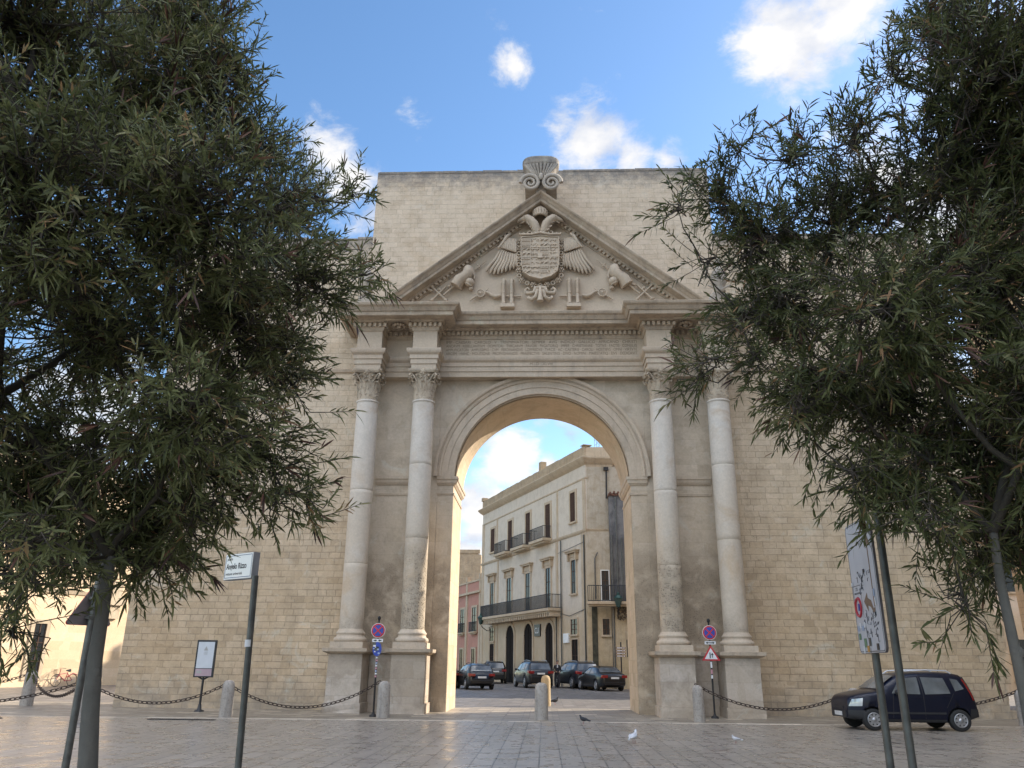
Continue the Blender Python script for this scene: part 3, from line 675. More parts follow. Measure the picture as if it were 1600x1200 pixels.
for s in (-1, 1):
    wg = MB()
    X = lambda x: 674+s*(x-674)
    tips = [(5,735),(55,762),(100,772),(148,770),(195,758),(245,742),(300,722),(345,708),(380,690)]
    roots = [(175,470),(200,475),(226,484),(252,494),(278,504),(304,512),(328,520),(350,524),(372,520)]
    for (tx, ty), (rx, ry) in zip(tips, roots):
        mx_, my_ = (tx*.42+rx*.58)+14, (ty*.45+ry*.55)
        wg.tube([c8(X(rx), ry, .10), c8(X(mx_), my_, .13), c8(X(tx*.85+rx*.15), ty*.85+ry*.15, .13), c8(X(tx), ty, .09)], [.045,.058,.062,.03], 6)
    for k in range(8):
        rx, ry = 235+k*19, 330+k*3; tx, ty = 192+k*25, 458+k*8
        wg.tube([c8(X(rx), ry, .14), c8(X((rx+tx)/2), (ry+ty)/2, .18), c8(X(tx), ty, .15)], [.045,.06,.05], 6)
    wg.tube([c8(X(300), 290, .16), c8(X(255), 330, .2), c8(X(215), 400, .2), c8(X(155), 465, .18)], [.05,.07,.065,.04], 7)
    wg.build('wing', M['relief'], arms)
kn = MB()
for s in (-1, 1):
    X = lambda x: 674+s*(x-674)
    kn.tube([c8(X(674), 970, .2), c8(X(615), 980, .22), c8(X(600), 1040, .22), c8(X(570), 1040, .2), c8(X(505), 1040, .18), c8(X(490), 995, .18), c8(X(520), 975, .2), c8(X(545), 1000, .2)], [.06,.075,.08,.07,.07,.06,.05,.03], 7)
    kn.tube([c8(X(640), 1010, .25), c8(X(620), 1100, .25), c8(X(570), 1125, .2), c8(X(525), 1090, .18), c8(X(540), 1070, .18)], [.07,.08,.08,.06,.03], 7)
kn.tube([c8(674, 960, .22), c8(674, 1080, .28), c8(674, 1150, .24)], [.06,.08,.13], 8)
kn.build('hanging_knot', M['relief'], arms)
def tube_cols(xc):
    q = MB()
    for dx in (-50, 50):
        q.lathe([(.085, V(330+1170/8)+.06), (.075, V(330+1150/8)+.1), (.072, V(330+900/8)), (.09, V(330+890/8)), (.06, V(330+875/8)), (.10, V(330+855/8)), (.04, V(330+835/8))], (c8(xc+dx, 0)[0], TY-.09, 0), 12)
        q.torus((c8(xc+dx, 0)[0], TY-.09, V(330+1020/8)), .075, .018, 12, 5, Matrix.Rotation(math.pi/2, 3, 'X'))
    a = c8(xc-85, 1200); b = c8(xc+85, 1170)
    q.box(a[0], b[0], TY-.2, TY-.02, a[2]-.02, b[2]+.02)
    q.tube([c8(xc-170 if xc > 674 else xc-90, 1045, .06), c8(xc+90 if xc > 674 else xc+165, 1045, .06)], .03, 6)
    return q.build('twin_pillars', M['relief'], gate)
tube_cols(275); tube_cols(1078)
c13 = lambda x, y, d=.08: P3(660+x/13.33, 400+y/13.33, d)
mirx = lambda p: (-p[0], p[1], p[2])
for s in (-1, 1):
    G = (lambda x, y, d=.08: c13(x, y, d)) if s < 0 else (lambda x, y, d=.08: mirx(c13(x, y, d)))
    q = MB(); c = Vector(G(1235, 755, .1)); q.torus(c, .155, .028, 22, 6); q.ball(c, .045, 7, 5)
    for k in range(10):
        a = 2*math.pi*k/10; q.tube([c, c+Vector((.15*math.cos(a), 0, .15*math.sin(a)))], .016, 4)
    q.tube([G(1330, 720), G(1400, 740), G(1470, 800), G(1550, 830), G(1640, 800)], [.045,.05,.06,.07,.055], 7)
    q.tube([G(1180, 800), G(1100, 840), G(1025, 900)], [.045,.035,.02], 5); q.tube([G(1340, 700), G(1400, 640)], [.03,.015], 5)
    q.build('cannon', M['relief'], gate)
    q = MB()
    q.tube([G(960, 200, .1), G(980, 280, .16), G(980, 370, .18), G(900, 440, .16), G(800, 500, .15), G(730, 610, .1)], [.10,.2,.22,.2,.23,.24], 10)
    q.tube([G(620, 520, .14), G(730, 600, .16), G(845, 680, .14)], [.03,.045,.03], 6)
    q.tube([G(1060, 300, .12), G(1110, 400, .14), G(1100, 470, .14)], [.07,.05,.03], 6)
    q.tube([G(930, 150), G(940, 230)], [.02,.03], 5); q.tube([G(990, 150), G(980, 230)], [.02,.03], 5)
    q.build('armour_trophy', M['relief'], gate)
    q = MB(); q.ball(G(1010, 545, .14), (.19,.17,.16), 12, 8); q.tube([G(920, 575, .2), G(960, 590, .24), G(1060, 640, .22)], [.02,.035,.02], 6); q.ball(G(1040, 660, .1), (.1,.09,.07), 8, 5)
    q.build('helmet_trophy', M['relief'], gate)
    q = MB()
    for a, b in (((210,590),(560,920)), ((530,600),(230,910)), ((690,600),(480,790))):
        q.tube([G(*a, .1), G(*b, .1)], .038, 6)
    q.tube([G(1100, 250), G(1340, 60)], [.03, .015], 6); q.tube([G(1140, 130), G(1215, 200)], .025, 5)
    for c_ in ((220,690),(400,670),(250,890),(530,890),(590,600)): q.ball(G(*c_, .1), (.08,.05,.06), 6, 4)
    q.tube([G(190, 870), G(240, 905), G(290, 890)], .03, 5)
    q.build('crossed_weapons', M['relief'], gate)

# deepen the carving: everything in front of the tympanum plane stands out further
for o in list(gate.children)+list(arms.children):
    if o.type == 'MESH' and o.name.split('.')[0] in ('shield','scroll_bar','collar_chain','eagle_heads','crown','wing','hanging_knot','twin_pillars','cannon','armour_trophy','helmet_trophy','crossed_weapons'):
        o.data.transform(Matrix.Translation((0,TY,0)) @ Matrix.Diagonal((1,1.55,1,1)) @ Matrix.Translation((0,-TY,0)))

# ---------------------------------------------------------------- buildings behind the gate
def wallmat(name, c1, c2, c3, stain=.5, streak=.2, warm=.1): return stone(name, c1, c2, c3, brick=None, bump=.25, stain=stain, streak=streak, upz=(4, 6), warm=warm)
M['cream'] = wallmat('cream_plaster', (.38,.31,.21), (.42,.36,.27), (.47,.43,.36), .3, .12, .04)
M['creamtrim'] = wallmat('cream_stone_trim', (.38,.31,.22), (.42,.36,.27), None, .4, .25, .05)
M['tan'] = stone('tan_block_wall', (.30,.24,.16), (.36,.29,.20), None, brick=(.6,.3), stain=.6, streak=.3)
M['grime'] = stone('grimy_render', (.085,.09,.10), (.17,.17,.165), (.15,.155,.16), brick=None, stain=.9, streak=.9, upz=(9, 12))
M['lowwall'] = stone('annex_wall', (.38,.31,.19), (.40,.34,.24), (.36,.33,.27), brick=None, stain=.7, streak=.3)
M['pink'] = wallmat('pink_plaster', (.36,.19,.145), (.39,.22,.17), (.37,.20,.155), .3, .1, 0)
M['glassdark'] = plain('window_glass', (.02,.022,.025), .15, 0, .3, 1.2, spec=.4)
M['shutter'] = plain('brown_shutter', (.07,.042,.03), .85, 0, .2, spec=.15)
M['door'] = plain('dark_door', (.018,.014,.012), .85, 0, .25, spec=.1)
M['rail'] = plain('balcony_iron', (.04,.042,.046), .6, .4, .2)
M['lampgreen'] = plain('lantern_green', (.02,.06,.05), .5, .3)
M['leftwall'] = stone('warm_plaster_wall', (.50,.39,.26), (.54,.44,.31), None, brick=(2.4,.5), mortar=.004, joint=.1, stain=.2, bump=.15)
class Facade:
    """a frame on a building front: s along the wall, d out of the wall, z up"""
    def __init__(f, root, p0, t, n): f.root, f.p0, f.t, f.n = root, Vector(p0), Vector(t).normalized(), Vector(n).normalized(); f.M = Matrix(((f.t.x, -f.n.x, 0, 0), (f.t.y, -f.n.y, 0, 0), (0, 0, 1, 0), (0, 0, 0, 1)))
    def mat(f): Mx = f.M.copy(); Mx.translation = f.p0; return Mx
    # local coords: x = s, y = -d (out of wall is negative y)
def window(fac, s0, s1, z0, z1, kind='window', frame=.16, deep=.28, ped=None, arch=False, parts=True, fm='creamtrim', pm='glassdark', sill=True, hood=False):
    Mx = fac.mat(); r = fac.root; W_ = s1-s0
    q = MB()
    if arch:
        zc = z1-W_/2; pts = [(s0-frame, z0), (s0-frame, zc)] + [((s0+s1)/2-(W_/2+frame)*math.cos(math.pi*k/14), zc+(W_/2+frame)*math.sin(math.pi*k/14)) for k in range(1, 14)] + [(s1+frame, zc), (s1+frame, z0)]
        inn = [(s0, z0), (s0, zc)] + [((s0+s1)/2-W_/2*math.cos(math.pi*k/14), zc+W_/2*math.sin(math.pi*k/14)) for k in range(1, 14)] + [(s1, zc), (s1, z0)]
        for k in range(len(pts)-1):
            a, b, c, d = pts[k], pts[k+1], inn[k+1], inn[k]
            q.prism([a, b, c, d], -.07, .02, M=Mx)
    else:
        q.box(s0-frame, s0, -.07, .02, z0, z1+frame, M=Mx); q.box(s1, s1+frame, -.07, .02, z0, z1+frame, M=Mx); q.box(s0+.002, s1-.002, -.07, .02, z1, z1+frame, M=Mx)
        if sill: q.box(s0-frame-.06, s1+frame+.06, -.16, .02, z0-.13, z0-.004, M=Mx)
    if ped:
        q.box(s0-frame-.12, s1+frame+.12, -.10, .0, z1+frame+.02, ped-.22, M=Mx)
        q.box(s0-frame-.35, s1+frame+.35, -.32, .0, ped-.2, ped-.08, M=Mx); q.box(s0-frame-.42, s1+frame+.42, -.40, .0, ped-.078, ped, M=Mx)
        for e in (s0-frame-.2, s1+frame+.02): q.box(e, e+.18, -.24, .0, ped-.75, ped-.202, M=Mx)
    wn = q.build(kind, M[fm], r)
    p = MB()
    if arch:
        p.prism([(x, z) for x, z in inn], -.012, .0, M=Mx); p.box((s0+s1)/2-.03, (s0+s1)/2+.03, -.04, -.012, z0, z1-.3, M=Mx)
        p.box(s0, s1, -.04, -.012, z1-W_/2-.05, z1-W_/2+.03, M=Mx)
    else:
        p.box(s0, s1, -.012, -.001, z0, z1, M=Mx)
    p.build('pane' if pm == 'glassdark' else 'leaf', M[pm], wn)
    if parts and not arch:
        f = MB(); f.box((s0+s1)/2-.03, (s0+s1)/2+.03, -.04, -.013, z0+.002, z1-.002, M=Mx)
        for zz in (z0+(z1-z0)*.33, z0+(z1-z0)*.66): f.box(s0+.002, s1-.002, -.036, -.013, zz-.02, zz+.02, M=Mx)
        f.box(s0, s0+.05, -.038, -.013, z0, z1, M=Mx); f.box(s1-.05, s1, -.038, -.013, z0, z1, M=Mx)
        f.build('sash', M['shutter'], wn)
    return wn
def balcony(fac, s0, s1, z, h, dep=.9, slabt=.22, dentil=False, name='balcony'):
    Mx = fac.mat(); q = MB(); q.box(s0, s1, -dep, -.003, z-slabt, z, M=Mx); q.box(s0+.1, s1-.1, -dep+.15, -.004, z-slabt-.14, z-slabt-.004, M=Mx)
    if dentil:
        k = s0+.1
        while k < s1-.1: q.box(k, k+.18, -dep+.16, -.006, z-slabt-.40, z-slabt-.145, M=Mx); k += .42
    b = q.build(name, M['creamtrim'], fac.root); g = MB()
    y0, y1 = -dep+.05, -.05
    for zz in (z+.05, z+h): g.tube([Mx @ Vector((s0+.05, y1, zz)), Mx @ Vector((s0+.05, y0, zz)), Mx @ Vector((s1-.05, y0, zz)), Mx @ Vector((s1-.05, y1, zz))], .028, 4, smooth=False)
    k = s0+.05
    while k < s1-.04: g.tube([Mx @ Vector((k, y0, z)), Mx @ Vector((k, y0, z+h))], .014 if name == 'balcony' else .017, 4, caps=False); k += .12
    for sx in (s0+.05, s1-.05):
        k = y0
        while k < y1: g.tube([Mx @ Vector((sx, k, z)), Mx @ Vector((sx, k, z+h))], .014, 4, caps=False); k += .12
    g.build('railing', M['rail'], b); return b

pal = thing('corner_palazzo', (0,0,0), 'cream three-storey palazzo seen through the arch, with a long iron balcony above arched doorways', 'building')
tv = Vector((-.389,.921,0)).normalized(); nv = Vector((-.921,-.389,0)).normalized()
FA = Facade(pal, (3.15,30,0), tv, nv); Mx = FA.mat(); LEN = 23.6; HT = 15.0
q = MB(); q.box(0, LEN, 0, 10.5, 0, 16.0, M=Mx); q.build('wall', M['cream'], pal)
q = MB()
for rg in ([(10.55,0),(10.58,.06),(10.68,.12),(10.78,.14),(10.80,0)], [(14.5,0),(14.52,.05),(14.62,.06),(14.64,0)], [(15.55,0),(15.6,.05),(15.75,.22),(15.95,.38),(16.06,.44),(16.1,.42),(16.12,-.02)]):
    q.stack([[Mx @ Vector((-o, -o, z)), Mx @ Vector((LEN+o, -o, z)), Mx @ Vector((LEN+o, 6, z)), Mx @ Vector((-o, 6, z))] for z, o in rg])
q.build('cornice', M['creamtrim'], pal)
q = MB(); s_ = -.05
while s_ < LEN:
    l = random.uniform(.5, 1.1); q.box(s_, min(s_+l-.015, LEN+.05), -.06, .22, 16.12, 16.95+random.uniform(-.03,.04), M=Mx); s_ += l
q.box(-.05, .2, .24, 9, 16.12, 16.9, M=Mx); q.box(-.2, .35, -.2, .5, 17.0, 17.06, M=Mx); q.box(LEN-.3, LEN+.15, -.15, .4, 16.97, 17.3, M=Mx); q.box(9.2, 9.7, .3, .8, 16.9, 17.9, M=Mx); q.build('parapet', M['tan'], pal)
q = MB()
for (a, b) in ((0, .9), (5.1, 5.5), (18.7, 19.1), (22.9, 23.6)): q.box(a, b, -.05, .0, 0, 10.55, M=Mx)
for (a, b) in ((0, .5), (5.0, 5.3), (19.1, 19.4), (23.0, 23.6)): q.box(a, b, -.05, .0, 10.82, 14.5, M=Mx)
q.build('corner_strip', M['creamtrim'], pal)
for s0, s1, z0, z1, k in ((19.85,20.95,11.55,13.75,'window'),(15.15,16.2,10.98,13.8,'balcony_door'),(10.8,11.85,10.98,13.8,'balcony_door'),(6.5,7.5,10.98,13.8,'balcony_door'),(1.75,2.65,11.62,13.85,'window')):
    window(FA, s0, s1, z0, z1, k, frame=.2, pm='shutter')
for s0, s1, z0, z1, k in ((19.85,20.8,5.55,8.65,'balcony_door'),(15.2,16.35,5.55,8.7,'balcony_door'),(10.8,11.8,5.55,8.7,'balcony_door'),(6.5,7.45,5.55,8.7,'balcony_door'),(1.85,2.6,6.4,8.8,'window')):
    window(FA, s0, s1, z0, z1, k, frame=.2, ped=9.5)
for a, b in ((14.3,18.65),(10.05,14.2),(5.8,9.75)):
    c = (a+b)/2; balcony(FA, c-1.5, c+1.5, 10.98, .95, .8)
balcony(FA, 4.45, 20.55, 5.5, 1.0, 1.15, .2, True, 'long_balcony')
for a, b, z1 in ((14.5,16.4,4.65),(10.3,12.1,4.65)): window(FA, a, b, 0, z1, 'arched_doorway', frame=.28, arch=True, pm='door')
window(FA, 6.1, 7.55, 0, 4.55, 'arched_doorway', frame=.26, arch=True, pm='door')
window(FA, 19.6, 20.75, 3.45, 4.6, 'window', frame=.12); window(FA, 19.55, 20.7, 0, 3.2, 'door', frame=.12, pm='door', sill=False)
window(FA, 1.7, 2.8, 3.55, 4.6, 'window', frame=.1); window(FA, 1.65, 2.7, 0, 3.2, 'door', frame=.1, pm='door', sill=False)
q = MB(); 
for s_ in (5.3, 4.35): q.tube([Mx @ Vector((s_, -.12, 0)), Mx @ Vector((s_, -.12, 5.0 if s_ > 5 else 10.5))], .055, 6)
q.tube([Mx @ Vector((.25, -.12, 0)), Mx @ Vector((.25, -.12, 10.4))], .06, 6); q.tube([Mx @ Vector((5.0, -.08, 9.6)), Mx @ Vector((2.5, -.08, 9.75)), Mx @ Vector((.3, -.08, 9.9))], .02, 4)
q.tube([Mx @ Vector((5.0, -.08, 5.2)), Mx @ Vector((3.0, -.08, 4.85)), Mx @ Vector((.3, -.08, 5.2))], .025, 4)
q.build('drainpipe', M['galv'], pal)
q = MB(); q.box(3.1, 4.05, -.12, .0, 3.0, 3.65, M=Mx); q.build('meter_box', M['white'], pal)
q = MB(); q.box(8.55, 9.75, -.10, .0, 3.6, 4.5, M=Mx); b_ = q.build('wall_sign', M['black'], pal)
text_obj('lettering', 'CU', .62, M['signwhite'], b_, Mx @ Matrix.Translation((9.15, -.12, 3.82)) @ Matrix.Diagonal((-1,1,1,1)) @ Matrix.Rotation(math.pi/2, 4, 'X'), .004, 'CENTER')
# short side towards the gate with its grimy upper storey
FS = Facade(pal, (3.15,30,0), (1,.03,0), (.03,-1,0)); Ms = FS.mat()
q = MB(); q.box(.02, 9.5, .03, 3, 0, 15.4, M=Ms); q.build('side_wall', M['lowwall'], pal)
q = MB()
for rg in ([(10.55,0),(10.6,.08),(10.75,.14),(10.8,0)], [(15.4,0),(15.55,.05),(15.7,.2),(15.95,.4),(16.05,.42),(16.1,0)]):
    q.stack([[Ms @ Vector((.05, .03-o, z)), Ms @ Vector((2.0+o, .03-o, z)), Ms @ Vector((2.0+o, 3, z)), Ms @ Vector((.05, 3, z))] for z, o in rg])
q.box(.05, 2.0, -.02, .3, 16.1, 16.9, M=Ms); q.box(2.02, 9.5, .6, 3, 15.4, 17.6, M=Ms)
q.build('side_cornice', M['creamtrim'], pal)
q = MB(); q.tube([Ms @ Vector((1.55, -.1, 15.2)), Ms @ Vector((1.5, -.1, 13.0))], .06, 6); q.box(1.35, 1.7, -.2, .0, 15.1, 15.35, M=Ms); q.build('side_drainpipe', M['iron'], pal)

anx = thing('grimy_annex', (0,0,0), 'low blackened annex with pipes and a small railed balcony beside the cream palazzo', 'building')
FX = Facade(anx, (3.15,29.0,0), (1,-.02,0), (-.02,-1,0)); Mxx = FX.mat()
q = MB(); q.box(1.6, 9.0, 0, .95, 0, 13.0, M=Mxx)
q.build('wall', M['grime'], anx)
q = MB(); q.box(1.55, 9.1, -.12, 1.0, 13.0, 13.16, M=Mxx)
for k in range(9): q.tube([Mxx @ Vector((1.7+k*.28, -.25, 13.2+random.uniform(-.02,.05))), Mxx @ Vector((1.72+k*.28, 1.0, 13.3))], .09, 6)
q.build('roof', plain('old_roof_tiles', (.14,.07,.05), .9, 0, .3), anx)
q = MB(); q.box(-.12, 1.58, .35, .97, 0, 10.5, M=Mxx); q.box(1.62, 9, -.06, -.002, 0, 5.3, M=Mxx); q.build('lower_wall', M['lowwall'], anx)
window(FX, .95, 1.45, 5.75, 7.75, 'balcony_door', frame=.06, fm='white')
balcony(FX, -.1, 3.1, 5.6, 1.05, .75, .18)
FX2 = Facade(anx, (3.15,29.35,0), (1,-.02,0), (-.02,-1,0)); window(FX2, .95, 1.42, 3.45, 4.5, 'window', frame=.06)
for ch in anx.children:
    if ch.name.startswith('balcony_door'): ch.location.y += .35
q = MB()
for x, z0, z1 in ((2.05, 5.6, 12.9), (1.7, 0, 10.2), (2.4, 5.6, 10)): q.tube([Mxx @ Vector((x, -.12, z0)), Mxx @ Vector((x, -.12, z1))], .06, 6)
q.tube([Mxx @ Vector((.5, .2, 5.8)), Mxx @ Vector((.5, .2, 8.6)), Mxx @ Vector((.7, .2, 9.0))], .05, 6)
q.build('drainpipe', M['galv'], anx)
q = MB(); q.box(.22, .6, .3, .349, 0, 5.3, M=Mxx); q.build('damp_stain', plain('moss_stain', (.06,.058,.04), .95, 0, .5, 3), anx)
iv = MB()
for k in range(220):
    p = Mxx @ Vector((random.uniform(1.9, 3.2), -.1-random.random()*.4, random.uniform(4.4, 5.35))); a = Vector((random.uniform(-1,1), random.uniform(-1,1), random.uniform(-1,.3)))*.1; b2 = Vector((random.uniform(-1,1), random.uniform(-1,1), random.uniform(-1,1)))*.06
    iv.add([p-a, p+b2, p+a, p-b2], [(0,1,2,3)])
iv.build('hanging_weeds', plain('dry_weed', (.10,.075,.05), .9), anx)

pk = thing('pink_house', (0,0,0), 'pink two-storey house with pale pilasters and a panelled parapet, left of the cream palazzo', 'house')
FP = Facade(pk, (3.15,30,0), tv, nv); Mp = FP.mat()
q = MB(); q.box(23.65, 42, .06, 9, 0, 8.2, M=Mp); q.build('wall', M['pink'], pk)
q = MB(); k = 23.7
while k < 42:
    q.box(k, k+.5, -.06, .1, 0, 9.4, M=Mp); q.box(k+.05, k+.45, -.1, .3, 9.402, 9.9, M=Mp); k += 4.25
q.box(23.66, 42, -.2, .2, 8.1, 8.3, M=Mp); q.box(23.66, 42, -.08, .2, 9.22, 9.38, M=Mp); q.build('trim', M['creamtrim'], pk)
q = MB(); q.box(23.67, 41.9, .0, .3, 8.302, 9.21, M=Mp); q.build('parapet', M['pink'], pk)
for k in range(4):
    a = 24.9+k*3.9; window(FP, a, a+1.35, 4.5, 6.75, 'window', frame=.2); window(FP, a+.1, a+1.25, 0.3, 2.85, 'window', frame=.15)
    balcony(FP, a-.25, a+1.6, 4.45, .9, .35, .12)
tw = thing('stone_tower_house', (0,0,0), 'plain tan stone block house rising behind the pink house', 'house')
q = MB(); q.prism([(-21,0),(-8.7,0),(-8.75,15.9),(-9.6,16.2),(-21,16.25)], 85, 93); q.build('wall', M['tan'], tw)
q = MB(); q.box(-20.8, -8.9, 84.9, 85.4, 16.1, 16.6); q.build('parapet', M['tan'], tw)
an = MB()
for dx, dy in ((0,0),(.5,0),(.25,.43)): an.tube([(6.0+dx*1.1, 62+dy, 17), (6.0+dx*1.1, 62+dy, 27.2)], .035, 4)
for k in range(18):
    z = 17+k*.57; an.tube([(6, 62, z), (6.55, 62, z+.57)], .02, 4); an.tube([(6.55, 62, z), (6.27, 62.43, z+.57)], .02, 4)
an.box(6.5, 6.8, 61.9, 62.1, 26, 27.5)
tag(an.build('antenna_mast', plain('mast_paint', (.22,.30,.36), .6), None), 'thin lattice antenna mast standing above the roof of the cream palazzo', 'mast')

# left-hand building in the sun
lf = thing('sunlit_house', (0,0,0), 'sunlit pale house with a tall narrow doorway at the far left', 'house')
tl = Vector((.37,.929,0)).normalized(); nl = Vector((.929,-.37,0)).normalized()
FL = Facade(lf, (-28.3,19.5,0), tl, nl); Ml = FL.mat()
q = MB(); q.box(-40, 12, 0, 9, 0, 12.5, M=Ml); q.build('wall', M['leftwall'], lf)
q = MB()
for rg in ([(5.1,0),(5.15,.06),(5.35,.12),(5.4,0)], [(11.6,0),(11.7,.1),(12,.3),(12.3,.5),(12.4,.45),(12.45,0)]):
    q.stack([[Ml @ Vector((-40, -o, z)), Ml @ Vector((12+o, -o, z)), Ml @ Vector((12+o, 3, z)), Ml @ Vector((-40, 3, z))] for z, o in rg])
q.box(3.2, 3.9, -.2, 0, 3.9, 6.2, M=Ml); q.box(3.0, 4.1, -.35, 0, 4.7, 5.09, M=Ml)
q.build('cornice', M['creamtrim'], lf)
window(FL, -1.5, -.75, .35, 3.4, 'doorway', frame=.22, sill=False)
for k in range(4): window(FL, -1.7-k*4.2, -.6-k*4.2, 7, 9.6, 'window', frame=.2)
window(FL, 2.6, 3.7, 7, 9.6, 'window', frame=.2)
# unseen block added at the right to keep sun off the square
rp_ = thing('square_shade_block', (0,0,0), 'unseen tall tan block added to shade the square from the right', 'building')
q = MB(); q.box(20, 33, -55, -1.5, 0, 24); q.build('wall', M['tan'], rp_)
FR = Facade(rp_, (20,-55,0), (0,1,0), (-1,0,0))
for k in range(12):
    for z in (1.2, 7.5, 13.5): window(FR, 2+k*4.4, 3.3+k*4.4, z, z+2.8, 'window', frame=.2, parts=False)
q = MB(); Mr = FR.mat()
for rg in ([(6.4,0),(6.5,.1),(6.7,.15),(6.75,0)], [(19.4,0),(19.6,.2),(19.9,.5),(20.2,.6),(20.3,0)]):
    q.stack([[Mr @ Vector((-.5, -o, z)), Mr @ Vector((54, -o, z)), Mr @ Vector((54, 1, z)), Mr @ Vector((-.5, 1, z))] for z, o in rg])
q.build('cornice', M['creamtrim'], rp_)
rh = thing('ochre_house', (0,0,0), 'ochre house half hidden behind the right tree, past the broken end of the gate wall', 'house')
q = MB(); q.box(22, 38, 1, 11, 0, 23); q.build('wall', stone('ochre_wall', (.46,.30,.16), (.50,.34,.2), None, brick=(.6,.3), stain=.3), rh)  # real house, but its height is raised to block sun from the square
FH = Facade(rh, (22,1,0), (1,0,0), (0,-1,0))
for k in range(3):
    for z in (1, 6.5): window(FH, 1.5+k*4, 2.8+k*4, z, z+2.6, 'window', frame=.2)

rw = thing('street_shade_block', (0,0,0), 'hidden cream block added past the annex to shade the street', 'house')
q = MB(); q.box(12.3, 34, 29.2, 40, 0, 17.5); q.build('wall', M['cream'], rw)  # added block behind the right pier, there to cast the street's shadow
FW_ = Facade(rw, (12.3,29.2,0), (1,0,0), (0,-1,0))
for k in range(6):
    for z in (.8, 6.5, 12): window(FW_, 1.5+k*3.5, 2.8+k*3.5, z, z+2.6, 'window', frame=.2, parts=False)
q = MB(); q.box(12.2, 34.1, 29.0, 29.3, 17.0, 17.9); q.build('cornice', M['creamtrim'], rw)

# ---------------------------------------------------------------- vehicles
M['navy'] = plain('navy_car_paint', (.002,.004,.016), .35, .1, .05, spec=.3, coat=.3)
M['blackpaint'] = plain('black_car_paint', (.008,.008,.009), .3, .1, .05, coat=.4)
M['darkgrey'] = plain('dark_grey_car_paint', (.022,.026,.034), .3, .3, .05, coat=.5)
M['silver'] = plain('silver_car_paint', (.35,.35,.36), .3, .6, .05, coat=1)
M['carglass'] = plain('car_glass', (.13,.14,.145), .04, 0, .55, 1.1, spec=.9)
M['plastic'] = plain('black_plastic', (.022,.022,.024), .6)
M['lampred'] = plain('tail_lamp_red', (.22,.012,.012), .15, coat=1)
M['lampclear'] = plain('headlamp_clear', (.50,.53,.53), .1, .3, coat=1)
M['alloy'] = plain('wheel_silver', (.38,.38,.39), .35, .7, .1)
M['railsilver'] = plain('rail_silver', (.62,.62,.64), .35, .3, .05)
M['plate'] = plain('number_plate_white', (.62,.62,.60), .4)
